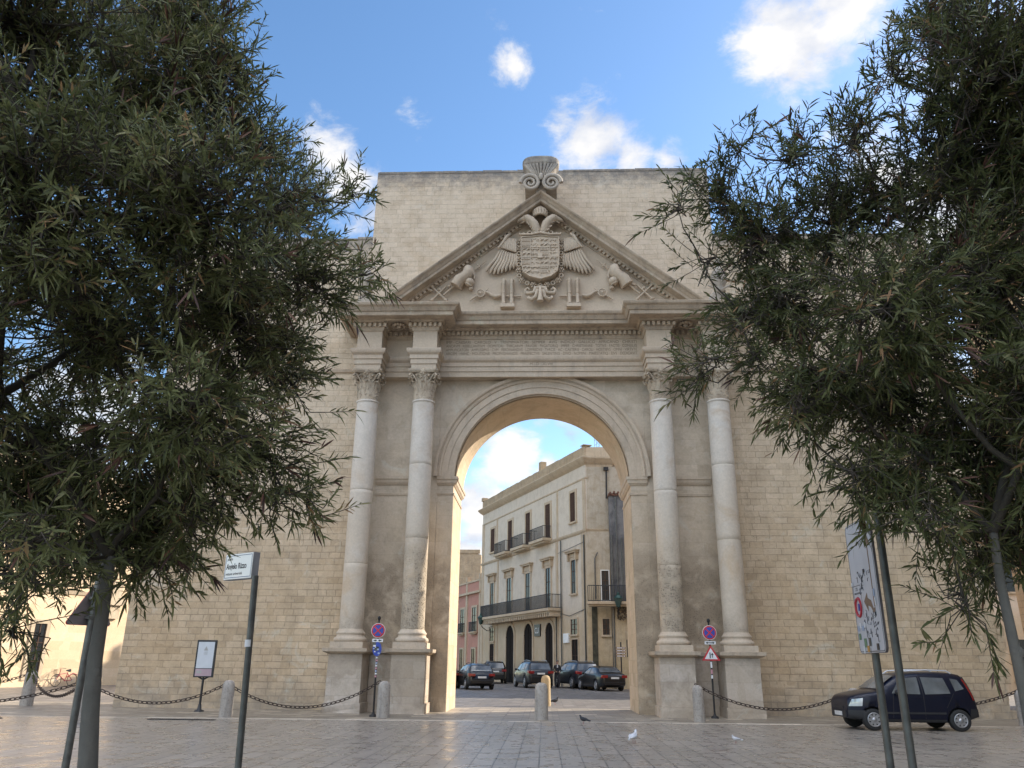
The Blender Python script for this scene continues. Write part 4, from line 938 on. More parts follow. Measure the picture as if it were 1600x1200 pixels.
def car(name, label, spec, paint, group=None):
    Lc, Wc, H = spec['L'], spec['W'], spec['H']; prof = spec['prof']; belt = spec['belt']; wr = spec['wr']; wxs = spec['wx']; seat = spec.get('zb', .22)
    root = thing(name, (0,0,0), label, 'car', group=group)
    px = [p[0] for p in prof]; pz = [p[1] for p in prof]
    zt = lambda x: float(np.interp(x, px, pz))
    zb = lambda x: float(np.interp(x, [0, .5, Lc-.6, Lc], [.34, seat, seat, .36]))
    def Wx(x):
        u = abs(2*x/Lc-1); return Wc/2*(1-.20*u**7-.05*u**2)
    def g(z): return 1.0 if z < belt else 1-.26*((z-belt)/(H-belt))**1.1
    ef = [0,.04,.12,.3,.5,.7,.86,.93,.97,1.0]; ew = [.90,.95,.985,1,1,1,.985,.96,.90,.80]
    def sy(x, z):
        a, b = zb(x), zt(x); fr = min(1, max(0, (z-a)/(b-a))); return Wx(x)*g(z)*float(np.interp(fr, ef, ew))
    xs = sorted(set([round(v, 3) for v in list(np.linspace(0, Lc, 44))+px]))
    rings = []
    for x in xs:
        a, b = zb(x), zt(x); r = []
        for f_, e in zip(ef, ew):
            z = a+(b-a)*f_; r.append((x-Lc/2, Wx(x)*g(z)*e, z))
        r.append((x-Lc/2, Wx(x)*g(b)*.4, b+.018)); r.append((x-Lc/2, 0, b+.022))
        full = r+[(p[0], -p[1], p[2]) for p in reversed(r[:-1])]
        rings.append(full)
    body = MB(); body.stack(rings, smooth=True)
    bo = body.build('body', [paint, M['plastic']], root)
    cut = MB()
    for wx in wxs:
        for s in (-1, 1):
            cut.lathe([(wr+.05, -.5), (wr+.05, .5)], (wx-Lc/2, s*(Wc/2+.22), wr), 26, M=Matrix.Rotation(math.pi/2, 3, 'X'), smooth=False)
    co = cut.build('cut', M['plastic'])
    md = bo.modifiers.new('b', 'BOOLEAN'); md.operation = 'DIFFERENCE'; md.object = co; md.solver = 'EXACT'
    dg = bpy.context.evaluated_depsgraph_get(); me = bpy.data.meshes.new_from_object(bo.evaluated_get(dg)); bo.modifiers.clear(); bo.data = me
    bpy.data.objects.remove(co)
    for p_ in me.polygons:
        c = p_.center; 
        for wx in wxs:
            if abs(math.hypot(c.x-(wx-Lc/2), c.z-wr)) < wr+.045 and abs(c.y) < Wc/2*.97: p_.material_index = min(1, len(me.materials)-1)
    def side(q, pts, s, eps=.006, n=8, nz=6):
        """pts: 4 (x,z) corners a,b,c,d (bottom front, bottom rear, top rear, top front)"""
        (ax, az), (bx, bz), (cx, cz), (dx, dz) = pts; vs = []
        for j in range(nz+1):
            v = j/nz
            for i in range(n+1):
                u = i/n; x = (ax*(1-u)+bx*u)*(1-v)+(dx*(1-u)+cx*u)*v; z = (az*(1-u)+bz*u)*(1-v)+(dz*(1-u)+cz*u)*v
                vs.append((x-Lc/2, s*(sy(x, z)+eps), z))
        q.add(vs, [(j*(n+1)+i, j*(n+1)+i+1, (j+1)*(n+1)+i+1, (j+1)*(n+1)+i) for j in range(nz) for i in range(n)], smooth=True)
    def top(q, xa, xb, k0, k1, eps=.012, n=10):
        vs = []
        for j in range(n+1):
            x = xa+(xb-xa)*j/n; dz = (zt(x+.01)-zt(x-.01))/.02; nl_ = math.hypot(dz, 1); wv = Wx(x)*g(zt(x))*(k0+(k1-k0)*j/n)
            for i in range(9):
                y = -wv+2*wv*i/8; vs.append((x-Lc/2-dz/nl_*eps, y, zt(x)+.022*(1-(abs(y)/wv)**2*.7)+eps/nl_))
        q.add(vs, [(j*9+i, j*9+i+1, (j+1)*9+i+1, (j+1)*9+i) for j in range(n) for i in range(8)], smooth=True)
    for s in (-1, 1):
        for w4 in spec['win']:
            q = MB(); side(q, w4, s, .007); q.build('side_window', M['carglass'], root)
        for lx0, lz0, lx1, lz1 in spec['gaps']:
            q = MB(); side(q, [(lx0-.008, lz0), (lx0+.008, lz0), (lx1+.008, lz1), (lx1-.008, lz1)], s, .004, 1, 10); q.build('door_gap', M['plastic'], root)
        q = MB()
        for hx, hz in spec['handles']: side(q, [(hx, hz), (hx+.17, hz), (hx+.17, hz+.035), (hx, hz+.035)], s, .03, 3, 1)
        for hx, hz in spec['handles'][:1]: q.build('door_handle', paint, root)
        q = MB(); side(q, [(spec['sill'][0], zb(2)+.01), (spec['sill'][1], zb(2)+.01), (spec['sill'][1], spec['sill'][2]), (spec['sill'][0], spec['sill'][2])], s, .008, 14, 3)
        if spec.get('strip'): side(q, [(spec['sill'][0], spec['strip']), (spec['sill'][1], spec['strip']), (spec['sill'][1], spec['strip']+.05), (spec['sill'][0], spec['strip']+.05)], s, .016, 14, 2)
        q.build('side_trim', M['plastic'], root)
        q = MB(); side(q, spec['head'], s, .01); q.build('headlight', M['lampclear'], root)
        q = MB(); side(q, spec['tail'], s, .012)
        if 'tailback' in spec:
            y0, y1, z0, z1 = spec['tailback']; q.box(Lc/2-.03, Lc/2+.015, min(s*y0, s*y1), max(s*y0, s*y1), z0, z1)
        q.build('tail_light', M['lampred'], root)
        q = MB(); mx_ = spec['mirror']; q.ball((mx_[0]-Lc/2, s*(sy(*mx_)+.11), mx_[1]), (.06,.10,.075), 10, 7); q.build('wing_mirror', paint if not spec.get('pm') else M['plastic'], root)
        if spec.get('rails'):
            ra, rb_, rm = spec['rails']; q = MB(); q.tube([(x-Lc/2, s*Wx(x)*g(H)*.86, zt(x)+d) for x, d in ((ra, -.01), (ra+.12, .06), ((ra+rb_)/2, .065), (rb_-.12, .06), (rb_, -.01))], .02, 6); q.build('roof_rail', M[rm], root)
        for wx in wxs:
            wh = bpy.data.objects.new('wheel', None); C.objects.link(wh); wh.parent = root; wh.location = (wx-Lc/2, s*(Wc/2-.115), wr)
            RX = Matrix.Rotation(math.pi/2, 3, 'X')
            ty = MB(); ty.lathe([(wr*.62,-.09),(wr*.9,-.10),(wr*.985,-.075),(wr,-.04),(wr,.04),(wr*.985,.075),(wr*.9,.10),(wr*.62,.09)], n=28, M=RX, caps=True); ty.build('tyre', M['tyre'], wh)
            rm = MB(); yy = s*.094
            rm.torus((0, yy, 0), wr*.60, .018, 24, 6)
            for k in range(spec.get('spokes', 6)):
                a = 2*math.pi*k/spec.get('spokes', 6); c_, s_ = math.cos(a), math.sin(a); hwid = spec.get('sw', .045)
                rm.box(0, wr*.58, min(yy-.008, yy+.008), max(yy-.008, yy+.008), -hwid/1.4, hwid/1.4, M=Matrix.Rotation(a, 4, 'Y'))
            rm.lathe([(0.0,-.015),(wr*.24,-.015),(wr*.22,.012),(0.0,.016)], (0, yy, 0), 14, M=RX, caps=False)
            rm.build('rim', M['alloy'], wh)
    q = MB(); top(q, *spec['wind'], .90, .90); q.build('windscreen', M['carglass'], root)
    q = MB(); top(q, *spec['rear'], .86, .88); q.build('rear_window', M['carglass'], root)
    fb = MB()
    for s in (-1, 1): side(fb, [(.0, .30), (.45, .30), (.42, .52), (.0, .52)], s, .012)
    fb.box(-Lc/2-.03, -Lc/2+.02, -Wx(0)*.88, Wx(0)*.88, .32, .50); fb.box(-Lc/2-.012, -Lc/2+.02, -.32, .32, .54, .62); fb.build('front_bumper', M['plastic'], root)
    rb = MB(); rb.box(Lc/2-.02, Lc/2+.035, -Wx(Lc)*.93, Wx(Lc)*.93, .36, spec.get('rbz', .55))
    if spec.get('pm'):
        for s in (-1, 1): side(rb, [(Lc-.30, .33), (Lc, .36), (Lc, .58), (Lc-.25, .58)], s, .012)
    rb.build('rear_bumper', M['plastic'] if spec.get('pm') else paint, root, .02)
    pl = MB(); z0 = spec.get('plz', .72); pl.box(Lc/2+.004, Lc/2+.018, -.26, .26, z0, z0+.11); pl.build('number_plate', M['plate'], root)
    pl = MB(); pl.box(-Lc/2-.043, -Lc/2-.031, -.26, .26, .36, .47); pl.build('number_plate', M['plate'], root)
    return root
CITY = dict(L=3.54, W=1.58, H=1.52, belt=.93, wr=.285, wx=(.63, 2.95), zb=.22, spokes=8, sw=.05, pm=True, strip=.44,
  prof=[(0,.70),(.03,.81),(.10,.88),(.30,.94),(.55,.99),(.82,1.03),(1.12,1.26),(1.38,1.42),(1.56,1.48),(2.0,1.52),(2.6,1.53),(3.0,1.51),(3.22,1.47),(3.30,1.40),(3.40,1.15),(3.49,.88),(3.52,.70),(3.54,.5)],
  win=[[(1.18,.97),(1.95,.95),(1.98,1.40),(1.50,1.36)],[(2.08,.95),(2.78,.98),(2.70,1.38),(2.08,1.40)],[(2.93,1.04),(3.20,1.10),(3.08,1.34),(2.88,1.37)]],
  gaps=[(2.02,.32,2.03,1.42),(1.15,.34,1.22,.98),(2.62,.60,2.86,.98)], handles=[(1.78,.83),(2.55,.86)], sill=(.98, 2.58, .30),
  head=[(.03,.62),(.36,.63),(.40,.84),(.12,.80)], tail=[(3.40,.80),(3.48,.80),(3.25,1.38),(3.21,1.35)], mirror=(1.30,1.0), rails=(1.55,3.0,'railsilver'), wind=(.86,1.37), rear=(3.30,3.46), plz=.78, rbz=.58)
HATCH = dict(L=4.25, W=1.80, H=1.49, belt=.95, wr=.33, wx=(.85, 3.42), zb=.2, spokes=10, sw=.03,
  prof=[(0,.5),(.04,.68),(.15,.78),(.6,.90),(1.15,.98),(1.6,1.2),(2.0,1.40),(2.5,1.48),(3.2,1.49),(3.7,1.43),(3.85,1.38),(4.08,1.05),(4.2,.95),(4.25,.6)],
  win=[[(1.6,1.0),(2.45,.99),(2.5,1.38),(2.05,1.33)],[(2.55,.99),(3.35,1.02),(3.25,1.37),(2.6,1.39)],[(3.42,1.04),(3.75,1.1),(3.6,1.3),(3.35,1.35)]],
  gaps=[(2.5,.3,2.55,1.4),(1.45,.3,1.5,1.0),(3.1,.65,3.4,1.0)], handles=[(2.25,.84),(3.05,.86)], sill=(1.25,3.05,.28),
  head=[(.08,.62),(.55,.70),(.5,.80),(.15,.74)], tail=[(3.92,.78),(4.22,.76),(4.2,.92),(3.95,.95)], tailback=(.42,.80,.78,.92), mirror=(1.6,1.02), rails=(2.1,3.6,'plastic'), wind=(1.18,1.98), rear=(3.87,4.09), plz=.66)
SUV = dict(L=4.65, W=1.90, H=1.70, belt=1.08, wr=.38, wx=(.9, 3.75), zb=.28, spokes=5, sw=.06,
  prof=[(0,.6),(.04,.82),(.2,.95),(.8,1.07),(1.25,1.12),(1.7,1.42),(2.05,1.62),(2.6,1.70),(3.6,1.69),(4.15,1.63),(4.28,1.55),(4.5,1.15),(4.6,1.02),(4.65,.6)],
  win=[[(1.7,1.13),(2.6,1.13),(2.62,1.57),(2.15,1.52)],[(2.72,1.13),(3.6,1.16),(3.5,1.56),(2.74,1.58)],[(3.7,1.18),(4.1,1.22),(4.0,1.5),(3.65,1.54)]],
  gaps=[(2.66,.4,2.68,1.6),(1.5,.4,1.55,1.12),(3.3,.8,3.62,1.15)], handles=[(2.4,.97),(3.25,.99)], sill=(1.35,3.3,.42),
  head=[(.08,.78),(.6,.84),(.55,.96),(.2,.92)], tail=[(4.3,.95),(4.62,.92),(4.58,1.08),(4.32,1.12)], tailback=(.48,.86,.92,1.08), mirror=(1.7,1.16), rails=(2.1,4.0,'alloy'), wind=(1.28,2.03), rear=(4.29,4.5), plz=.86, rbz=.72)
SEDAN = dict(L=4.6, W=1.80, H=1.43, belt=.93, wr=.32, wx=(.85, 3.6), zb=.2, spokes=10, sw=.03,
  prof=[(0,.5),(.05,.66),(.4,.82),(1.3,.95),(1.7,1.18),(2.05,1.36),(2.5,1.43),(3.0,1.42),(3.4,1.34),(3.75,1.16),(4.05,1.03),(4.45,1.0),(4.57,.93),(4.6,.6)],
  win=[[(1.75,.98),(2.55,.98),(2.6,1.34),(2.15,1.30)],[(2.65,.98),(3.35,1.0),(3.3,1.28),(2.68,1.34)],[(3.4,1.0),(3.68,1.02),(3.5,1.18),(3.36,1.24)]],
  gaps=[(2.6,.3,2.64,1.36),(1.6,.3,1.65,.98),(3.1,.6,3.4,1.0)], handles=[(2.35,.82),(3.1,.84)], sill=(1.25,3.2,.28),
  head=[(.08,.6),(.5,.66),(.5,.78),(.2,.74)], tail=[(4.3,.75),(4.56,.74),(4.54,.9),(4.35,.92)], tailback=(.46,.80,.76,.92), mirror=(1.72,1.0), wind=(1.36,2.04), rear=(3.42,4.0), plz=.70, rbz=.52)
pc = car('small_car', 'small navy five-door hatchback with silver roof rails, parked side-on before the right wing wall', CITY, M['navy'])
pc.location = (9.50, -5.05, 0); pc.rotation_euler.z = R(1.5); pc.scale = (.94, .94, .92)
q = MB(); q.tube([(1.15,.1,1.52), (1.32,.1,1.85)], .006, 4); q.build('aerial', M['plastic'], pc)
q = MB(); q.tube([(-.92,.05,1.0),(-.78,-.45,1.03)], .012, 4); q.tube([(-.9,-.1,1.01),(-.72,.45,1.05)], .012, 4); q.build('wiper', M['plastic'], pc)
def park(o, spec, x, y, h):      # (x, y): rear-left corner on the ground, h: degrees left of +Y
    fwd = Vector((-math.sin(R(h)), math.cos(R(h)), 0)); rgt = Vector((math.cos(R(h)), math.sin(R(h)), 0))
    o.location = Vector((x, y, 0))+fwd*spec['L']/2+rgt*spec['W']/2; o.rotation_euler.z = -R(90-h)
G = 'cars parked beyond the gate'
o = car('estate_car', 'black estate car nearest the left side of the arch, rear turned to the square', HATCH, M['blackpaint'], G); park(o, HATCH, -4.55, 23.0, 17)
def dupcar(src, label, spec, x, y, h, paint=None):
    c = copy_tree(src); c['label'] = label
    if paint:
        for ch in c.children:
            if ch.type == 'MESH' and ch.name.split('.')[0] in ('body', 'rear_bumper', 'wing_mirror', 'door_handle'):
                ch.data = ch.data.copy(); ch.data.materials[0] = paint
    park(c, spec, x, y, h); return c
dupcar(o, 'dark car almost hidden by the left pier, beside the nearest black estate car', HATCH, -7.0, 25.2, 17, M['darkgrey'])
dupcar(o, 'silver car glimpsed over the nearest black estate car', HATCH, -8.4, 37, 15, M['silver'])
o2 = car('off_road_car', 'black off-road car with roof rails behind the two stone bollards in the arch', SUV, M['blackpaint'], G); park(o2, SUV, -1.05, 27.8, 15)
dupcar(o2, 'dark off-road car farther back between the black estate car and the black off-road car', SUV, -4.75, 39.5, 8)
dupcar(o2, 'dark grey off-road car next to the standing person', SUV, 2.15, 27.6, 20, M['darkgrey'])
o3 = car('saloon_car', 'black saloon car with red tail lights in front of the annex', SEDAN, M['blackpaint'], G); park(o3, SEDAN, 3.5, 23.3, 18)
sc = dupcar(o, 'silver car cut off by the left edge of the photo', HATCH, -24.2, 5.5, 0, M['silver']); sc.rotation_euler.z = R(155); sc.location = (-25.9, 8.3, 0)
sc['group'] = 'cars parked by the sunlit house'; del sc['group']

# scooter at the right pier
sct = thing('scooter', (5.15, 14.2, 0), 'dark scooter with a white mudguard half hidden by the right pier', 'scooter', rz=R(70))
q = MB(); q.tube([(-.45,0,.25),(-.1,0,.28),(.2,0,.3),(.5,0,.55),(.75,0,.7)], [.12,.14,.13,.16,.1], 8); q.tube([(-.35,0,.3),(-.5,0,.75),(-.48,0,1.0)], [.13,.12,.06], 8); q.build('body', M['plastic'], sct)
q = MB(); q.tube([(.05,0,.72),(.4,0,.78),(.75,0,.8)], [.11,.13,.09], 8); q.build('seat', M['black'], sct)
for wx in (-.6, .6):
    q = MB(); q.torus((wx,0,.25), .19, .06, 18, 8); q.tube([(wx,-.04,.25),(wx,.04,.25)], .09, 10); q.build('wheel', M['tyre'], sct)
q = MB(); q.tube([(-.48,-.33,1.05),(-.5,0,1.0),(-.48,.33,1.05)], .018, 6); q.build('handlebar', M['iron'], sct)
q = MB(); q.tube([(-.82,0,.35),(-.7,0,.52),(-.5,0,.55)], [.05,.08,.06], 8); q.build('mudguard', M['white'], sct)

# bicycle against the sunlit house
bk_ = thing('bicycle', Vector((-28.3,19.5,0))+tl*.75+nl*.35, 'red bicycle with a front basket leaning against the sunlit house', 'bicycle', rz=math.atan2(tl.y, tl.x))
M['bikered'] = plain('bicycle_red', (.35,.03,.04), .35)
for wx in (-.52, .52):
    w_ = bpy.data.objects.new('wheel', None); C.objects.link(w_); w_.parent = bk_; w_.location = (wx, 0, .34)
    q = MB(); q.torus((0,0,0), .325, .018, 30, 6); q.build('tyre', M['tyre'], w_)
    q = MB()
    for k in range(12): q.tube([(0,0,0),(.31*math.cos(k*math.pi/6),0,.31*math.sin(k*math.pi/6))], .004, 3)
    q.ball((0,0,0), .035, 8, 5); q.build('spokes', M['alloy'], w_)
q = MB()
for a, b in (((.52,.34),(.05,.30)),((.05,.30),(-.35,.62)),((.05,.30),(.17,.78)),((.17,.74),(-.36,.66)),((.52,.34),(.16,.70)),((-.52,.34),(-.36,.70)),((-.36,.70),(-.32,.95))): q.tube([(a[0],0,a[1]),(b[0],0,b[1])], .02, 6)
q.tube([(.14,0,.5),(.52,0,.72),(.78,0,.62)], .03, 5); q.build('frame', M['bikered'], bk_)
q = MB(); q.tube([(.05,0,.86),(.3,0,.87)], [.03,.09], 8); q.build('saddle', M['black'], bk_)
q = MB(); q.tube([(-.2,-.28,.98),(-.32,-.1,1.0),(-.32,.1,1.0),(-.2,.28,.98)], .013, 5); q.build('handlebar', M['galv'], bk_)
q = MB()
for k in range(5):
    for s in (-1, 1): q.tube([(-.66,s*.14,.68+k*.06),(-.4,s*.14,.68+k*.06)], .006, 3); 
    q.tube([(-.66,-.14,.68+k*.06),(-.66,.14,.68+k*.06)], .006, 3)
for k in range(6): q.tube([(-.66,-.14+k*.056,.67),(-.66,-.14+k*.056,.93)], .006, 3)
q.build('basket', M['iron'], bk_)

# ---------------------------------------------------------------- bollards and chains
M['bollard'] = stone('bollard_stone', (.27,.25,.22), (.38,.37,.36), None, brick=None, bump=.5, stain=.7, streak=.5, pit=.3)
M['bollard2'] = stone('bollard_tan', (.36,.28,.17), (.42,.34,.22), None, brick=None, bump=.5, stain=.4)

def bollard(x, y, h, r, label, mat_='bollard', tilt=0, group='stone bollards of the chain fence'):
    o = MB(); o.lathe([(r*1.04,-.01),(r*1.03,.1),(r,.4*h),(r*.97,.8*h),(r*.93,.88*h),(r*.78,.955*h),(r*.45,.992*h),(.01,h)], n=24)
    k = o.build('stone_bollard', M[mat_]); k.location = (x, y, 0); k.rotation_euler = (0, tilt, random.uniform(0, 3))
    return tag(k, label, 'bollard', group)
bollard(-8.9, -4.1, .98, .175, 'grey stone bollard between the information board and the street name post')
bollard(-4.6, -3.25, .99, .185, 'grey stone bollard with a white worn patch, beside the left no-stopping sign')
bollard(-.01, -3.35, 1.0, .19, 'grey stone bollard in the middle of the archway axis, nearer of two')
bollard(4.5, -3.25, .98, .16, 'grey stone bollard beside the right no-stopping sign post', tilt=R(1))
bollard(8.9, -3.3, .95, .17, 'grey stone bollard hidden behind the navy hatchback')
bollard(13.6, -3.2, .95, .17, 'pale stone bollard at the right edge, behind the right tree trunk')
bollard(-12.64, -5.0, 1.02, .19, 'grey stone bollard between the warning sign post and the left tree trunk')
bollard(-17.3, .1, 1.12, .20, 'square grey stone bollard farthest left, in front of the narrow doorway')
bollard(.13, 4.77, 1.1, .185, 'tan sunlit stone bollard standing behind the centre one, under the arch', 'bollard2', group='stone bollards under the arch')
bollard(-16.3, 2.2, 1.0, .30, 'thick brown stone stub standing just left of the wall end behind the tree trunk', 'bollard2', group='stone bollards under the arch')
link = MB()
def one_link():
    q = MB(); n = 10; vs = []; fs = []; k = 5
    for i in range(n):
        a = 2*math.pi*i/n; cx_ = .062*math.cos(a)+(.02 if math.cos(a) > 0 else -.02); cz = .042*math.sin(a)
        for j in range(k):
            b = 2*math.pi*j/k; vs.append((cx_+.0135*math.cos(b)*math.cos(a), .0135*math.sin(b), cz+.0135*math.cos(b)*math.sin(a)))
    for i in range(n):
        for j in range(k): fs.append((i*k+j, ((i+1) % n)*k+j, ((i+1) % n)*k+(j+1) % k, i*k+(j+1) % k))
    return vs, fs
LV, LF = one_link()
def chain(a, b, sag, label):
    a, b = Vector(a), Vector(b); q = MB(); n = int((b-a).length*1.06/.132); P = []
    for i in range(n+1):
        t_ = i/n; P.append(a.lerp(b, t_)+Vector((0,0,-sag*4*t_*(1-t_))))
    for i in range(n):
        c = (P[i]+P[i+1])/2; d = (P[i+1]-P[i]).normalized(); Rm = d.to_track_quat('X', 'Z').to_matrix().to_4x4(); Mx_ = Matrix.Translation(c) @ Rm @ Matrix.Rotation(R(40 if i % 2 else -50), 4, 'X')
        q.add([Mx_ @ Vector(v) for v in LV], LF, smooth=True)
    return tag(q.build('chain', M['rust']), label, 'chain', 'chains slung between the bollards')
chain((-8.9,-4.1,.86), (-4.75,-3.1,.98), .66, 'rusty chain slung across the foot of the outer left pedestal')
chain((-12.6,-4.9,.9), (-8.9,-4.05,.93), .55, 'rusty chain slung in front of the information board')
chain((-17.3,.1,1.0), (-12.64,-4.9,.95), .55, 'rusty chain running from the farthest left bollard to the one at the tree trunk')
chain((-22.8,-.5,.9), (-17.3,.1,1.05), .5, 'rusty chain leaving the photo at the left edge, upper one')
chain((-18.8,-6.0,.8), (-12.64,-5.1,.9), .52, 'rusty chain leaving the photo at the left edge, lower one')
chain((4.45,-3.1,1.0), (8.9,-3.3,.9), .60, 'rusty chain slung from the right bollard to behind the navy hatchback')
chain((8.9,-3.3,.9), (13.6,-3.2,.95), .45, 'rusty chain between the rear of the navy hatchback and the right tree trunk')

# ---------------------------------------------------------------- signs and posts
def no_stopping(x, y, base_label, zc, rd, group='no-stopping signs before the gate'):
    t = thing('no_stopping_sign', (x, y, 0), base_label, 'road sign', group=group)
    q = MB(); q.tube([(0,0,0),(0,0,zc+rd+.12)], .028, 10); q.lathe([(.12,0),(.11,.05),(.05,.08),(.03,.14)], n=12); q.ball((0,0,zc+rd+.16), (.05,.05,.07), 8, 6); q.build('post', M['iron'], t)
    q = MB(); q.lathe([(rd,-.008),(rd,.008)], (0,-.045,zc), 40, M=Matrix.Rotation(math.pi/2, 3, 'X'), smooth=False); d = q.build('disc', M['red'], t)
    q = MB(); q.lathe([(rd*1.07,-.006),(rd*1.07,.004)], (0,-.040,zc), 40, M=Matrix.Rotation(math.pi/2, 3, 'X'), smooth=False); q.build('rim', M['signwhite'], d)
    q = MB(); q.lathe([(rd*.80,-.002),(rd*.80,.002)], (0,-.057,zc), 40, M=Matrix.Rotation(math.pi/2, 3, 'X'), smooth=False); q.build('blue_field', M['blue'], d)
    q = MB()
    for i_, a in enumerate((45, -45)): q.box(-rd*.84, rd*.84, -.0625-i_*.002, -.060-i_*.001, -rd*.095, rd*.095, M=Matrix.Translation((0,0,zc)) @ Matrix.Rotation(R(a), 4, 'Y'))
    q.build('cross', M['red'], d)
    return t
t = no_stopping(-4.93, -3.0, 'left no-stopping disc on a post above a sticker-covered grey plate', 2.41, .20)
q = MB(); q.box(-.16, .16, -.05, -.035, 2.08, 2.17); pl_ = q.build('small_plate', M['signwhite'], t)
q = MB(); q.prism([(-.12,2.11),(-.06,2.11),(-.06,2.09),(-.02,2.125),(-.06,2.16),(-.06,2.14),(-.12,2.14)], -.054, -.051); q.prism([(.12,2.11),(.06,2.11),(.06,2.09),(.02,2.125),(.06,2.16),(.06,2.14),(.12,2.14)], -.054, -.051); q.build('arrow_mark', M['black'], pl_)
q = MB(); q.lathe([(.17,-.006),(.17,.006)], (0,-.045,1.88), 30, M=Matrix.Diagonal((.8,1,1.2)) @ Matrix.Rotation(math.pi/2, 3, 'X'), smooth=False); pl_ = q.build('stickered_disc', M['blue'], t)
q = MB(); random.seed(11)
stk = [M['signwhite'], M['galv'], M['black'], plain('sticker_pale_blue', (.35,.42,.55), .5), plain('sticker_pink', (.5,.25,.28), .5), plain('sticker_orange', (.55,.28,.06), .5), plain('sticker_green', (.12,.22,.12), .5)]
for k in range(12):
    x = random.uniform(-.10,.10); z = 1.88+random.uniform(-.15,.15); w_ = random.uniform(.02,.05); q.box(x-w_, x+w_, -.0535-.0007*k, -.0531-.0007*k, z-w_*.7, z+w_*.8, M=None, m=k % 4)
q.build('sticker', stk[:4], pl_)
q = MB()
for k in range(8): q.tube([(0,0,1.66-k*.075),(0,0,1.61-k*.075)], .031, 8, m=k % 3)
q.build('post_sticker', [stk[0], stk[4], stk[3]], t)
t = no_stopping(5.26, -1.6, 'right no-stopping disc on a post above a red-bordered warning triangle', 2.49, .205)
q = MB(); q.box(-.17, .17, -.05, -.035, 2.14, 2.235); pl_ = q.build('small_plate', M['signwhite'], t)
q = MB(); q.prism([(-.14,2.187),(-.08,2.15),(-.08,2.175),(.08,2.175),(.08,2.15),(.14,2.187),(.08,2.222),(.08,2.2),(-.08,2.2),(-.08,2.222)], -.054, -.051); q.build('arrow_mark', M['black'], pl_)
def tri(h, zc, y0, y1): return [(-h*.577*2/2*1.0, zc-h/2), (h*.577*2/2, zc-h/2), (0, zc+h/2)]
q = MB(); q.prism([(-.285,1.66),(.285,1.66),(0,2.12)], -.05, -.035); tr = q.build('triangle', M['red'], t)
q = MB(); q.prism([(-.20,1.705),(.20,1.705),(0,2.03)], -.054, -.0505); q.build('white_field', M['signwhite'], tr)
q = MB(); q.box(-.045,-.015, -.058,-.0545, 1.73, 1.90); q.prism([(.03,1.75),(.05,1.75),(.05,1.83),(.085,1.83),(.04,1.89),(-.005,1.83),(.03,1.83)], -.058, -.0545); q.build('lane_symbol', M['black'], tr)
q = MB(); q.tube([(0,0,1.63),(0,0,1.45)], .031, 8, m=0); q.tube([(0,0,1.4),(0,0,1.27)], .031, 8, m=1); q.tube([(0,0,1.24),(0,0,1.14)], .031, 8, m=0); q.build('post_sticker', [stk[0], stk[4]], t)

t = thing('information_board', (-10.66, -1.7, 0), 'black-framed information board with a pale poster on a single post before the left wing wall', 'notice board', rz=R(3))
q = MB(); q.tube([(0,.03,0),(0,.03,1.05)], .035, 10); q.lathe([(.16,0),(.15,.03),(.07,.06),(.045,.22)], (0,.03,0), 12); q.tube([(-.16,.03,1.02),(0,.03,.93),(.16,.03,1.02)], .03, 6); q.build('post', M['black'], t)
q = MB(); q.box(-.31,.31,-.04,.04,1.0,2.12); f = q.build('frame', M['black'], t, .01)
q = MB(); q.box(-.255,.255,-.046,-.041,1.27,2.06); p_ = q.build('poster', M['poster'], t)
q = MB(); q.box(-.255,.255,-.047,-.041,1.04,1.25); q.build('lower_panel', plain('pale_pink_panel', (.42,.30,.33), .4), t)
q = MB(); q.prism([(-.07,1.80),(.07,1.80),(0,1.93)], -.049, -.0465); q.prism([(-.045,1.815),(.045,1.815),(0,1.9)], -.0515, -.0495); 
for k in range(5): q.box(-.06,.06,-.049,-.0465,1.76-k*.02,1.765-k*.02)
q.box(-.22,-.06,-.0495,-.0475,1.12,1.2); q.build('print', plain('faded_print', (.38,.37,.35), .5), p_)

# street name sign, on its post
t = thing('street_name_sign', (-2.50, -20.60, 0), 'white boxed street name sign lettered piazza Angelo Rizzo on a slim grey post', 'street sign')
q = MB(); q.tube([(-.02,0,-.02),(-.07,-.02,2.24)], .030, 14); q.tube([(-.062,-.017,1.62),(-.064,-.018,1.68)], .0325, 14, m=1); q.build('post', [M['galv'], M['signwhite']], t)
A = Vector((-2.955,-20.38,0))-Vector((-2.50,-20.60,0)); B = Vector((-2.608,-20.625,0))-Vector((-2.50,-20.60,0)); dv = (B-A).normalized(); nrm = Vector((dv.y, -dv.x, 0)); nrm = nrm if nrm.y < 0 else -nrm
SM = Matrix(((dv.x, -nrm.x, 0, A.x), (dv.y, -nrm.y, 0, A.y), (0,0,1,2.222), (0,0,0,1))); WL = (B-A).length
q = MB(); q.box(-.01, WL+.004, .002, .07, -.004, .234, M=SM); q.build('box', plain('box_grey', (.30,.30,.31), .5, .3), t)
q = MB(); q.box(0, WL, -.004, .001, 0, .230, M=SM); fc_ = q.build('face', plain('sign_face_cream', (.88,.87,.80), .4, 0, .03), t)
q = MB()
for a_ in ((.010,WL-.010,.012,.017),(.010,WL-.010,.213,.218)): q.box(a_[0],a_[1],-.0055,-.0042,a_[2],a_[3],M=SM)
for a_ in ((.008,.013),(WL-.013,WL-.008)): q.box(a_[0],a_[1],-.0055,-.0042,.0175,.2125,M=SM)
q.build('border', plain('sign_border_blue', (.10,.12,.22), .5), fc_)
RX4 = Matrix.Rotation(math.pi/2, 4, 'X')
text_obj('lettering', 'piazza', .036, M['black'], fc_, SM @ Matrix.Translation((.03,-.005,.176)) @ RX4, .0006)
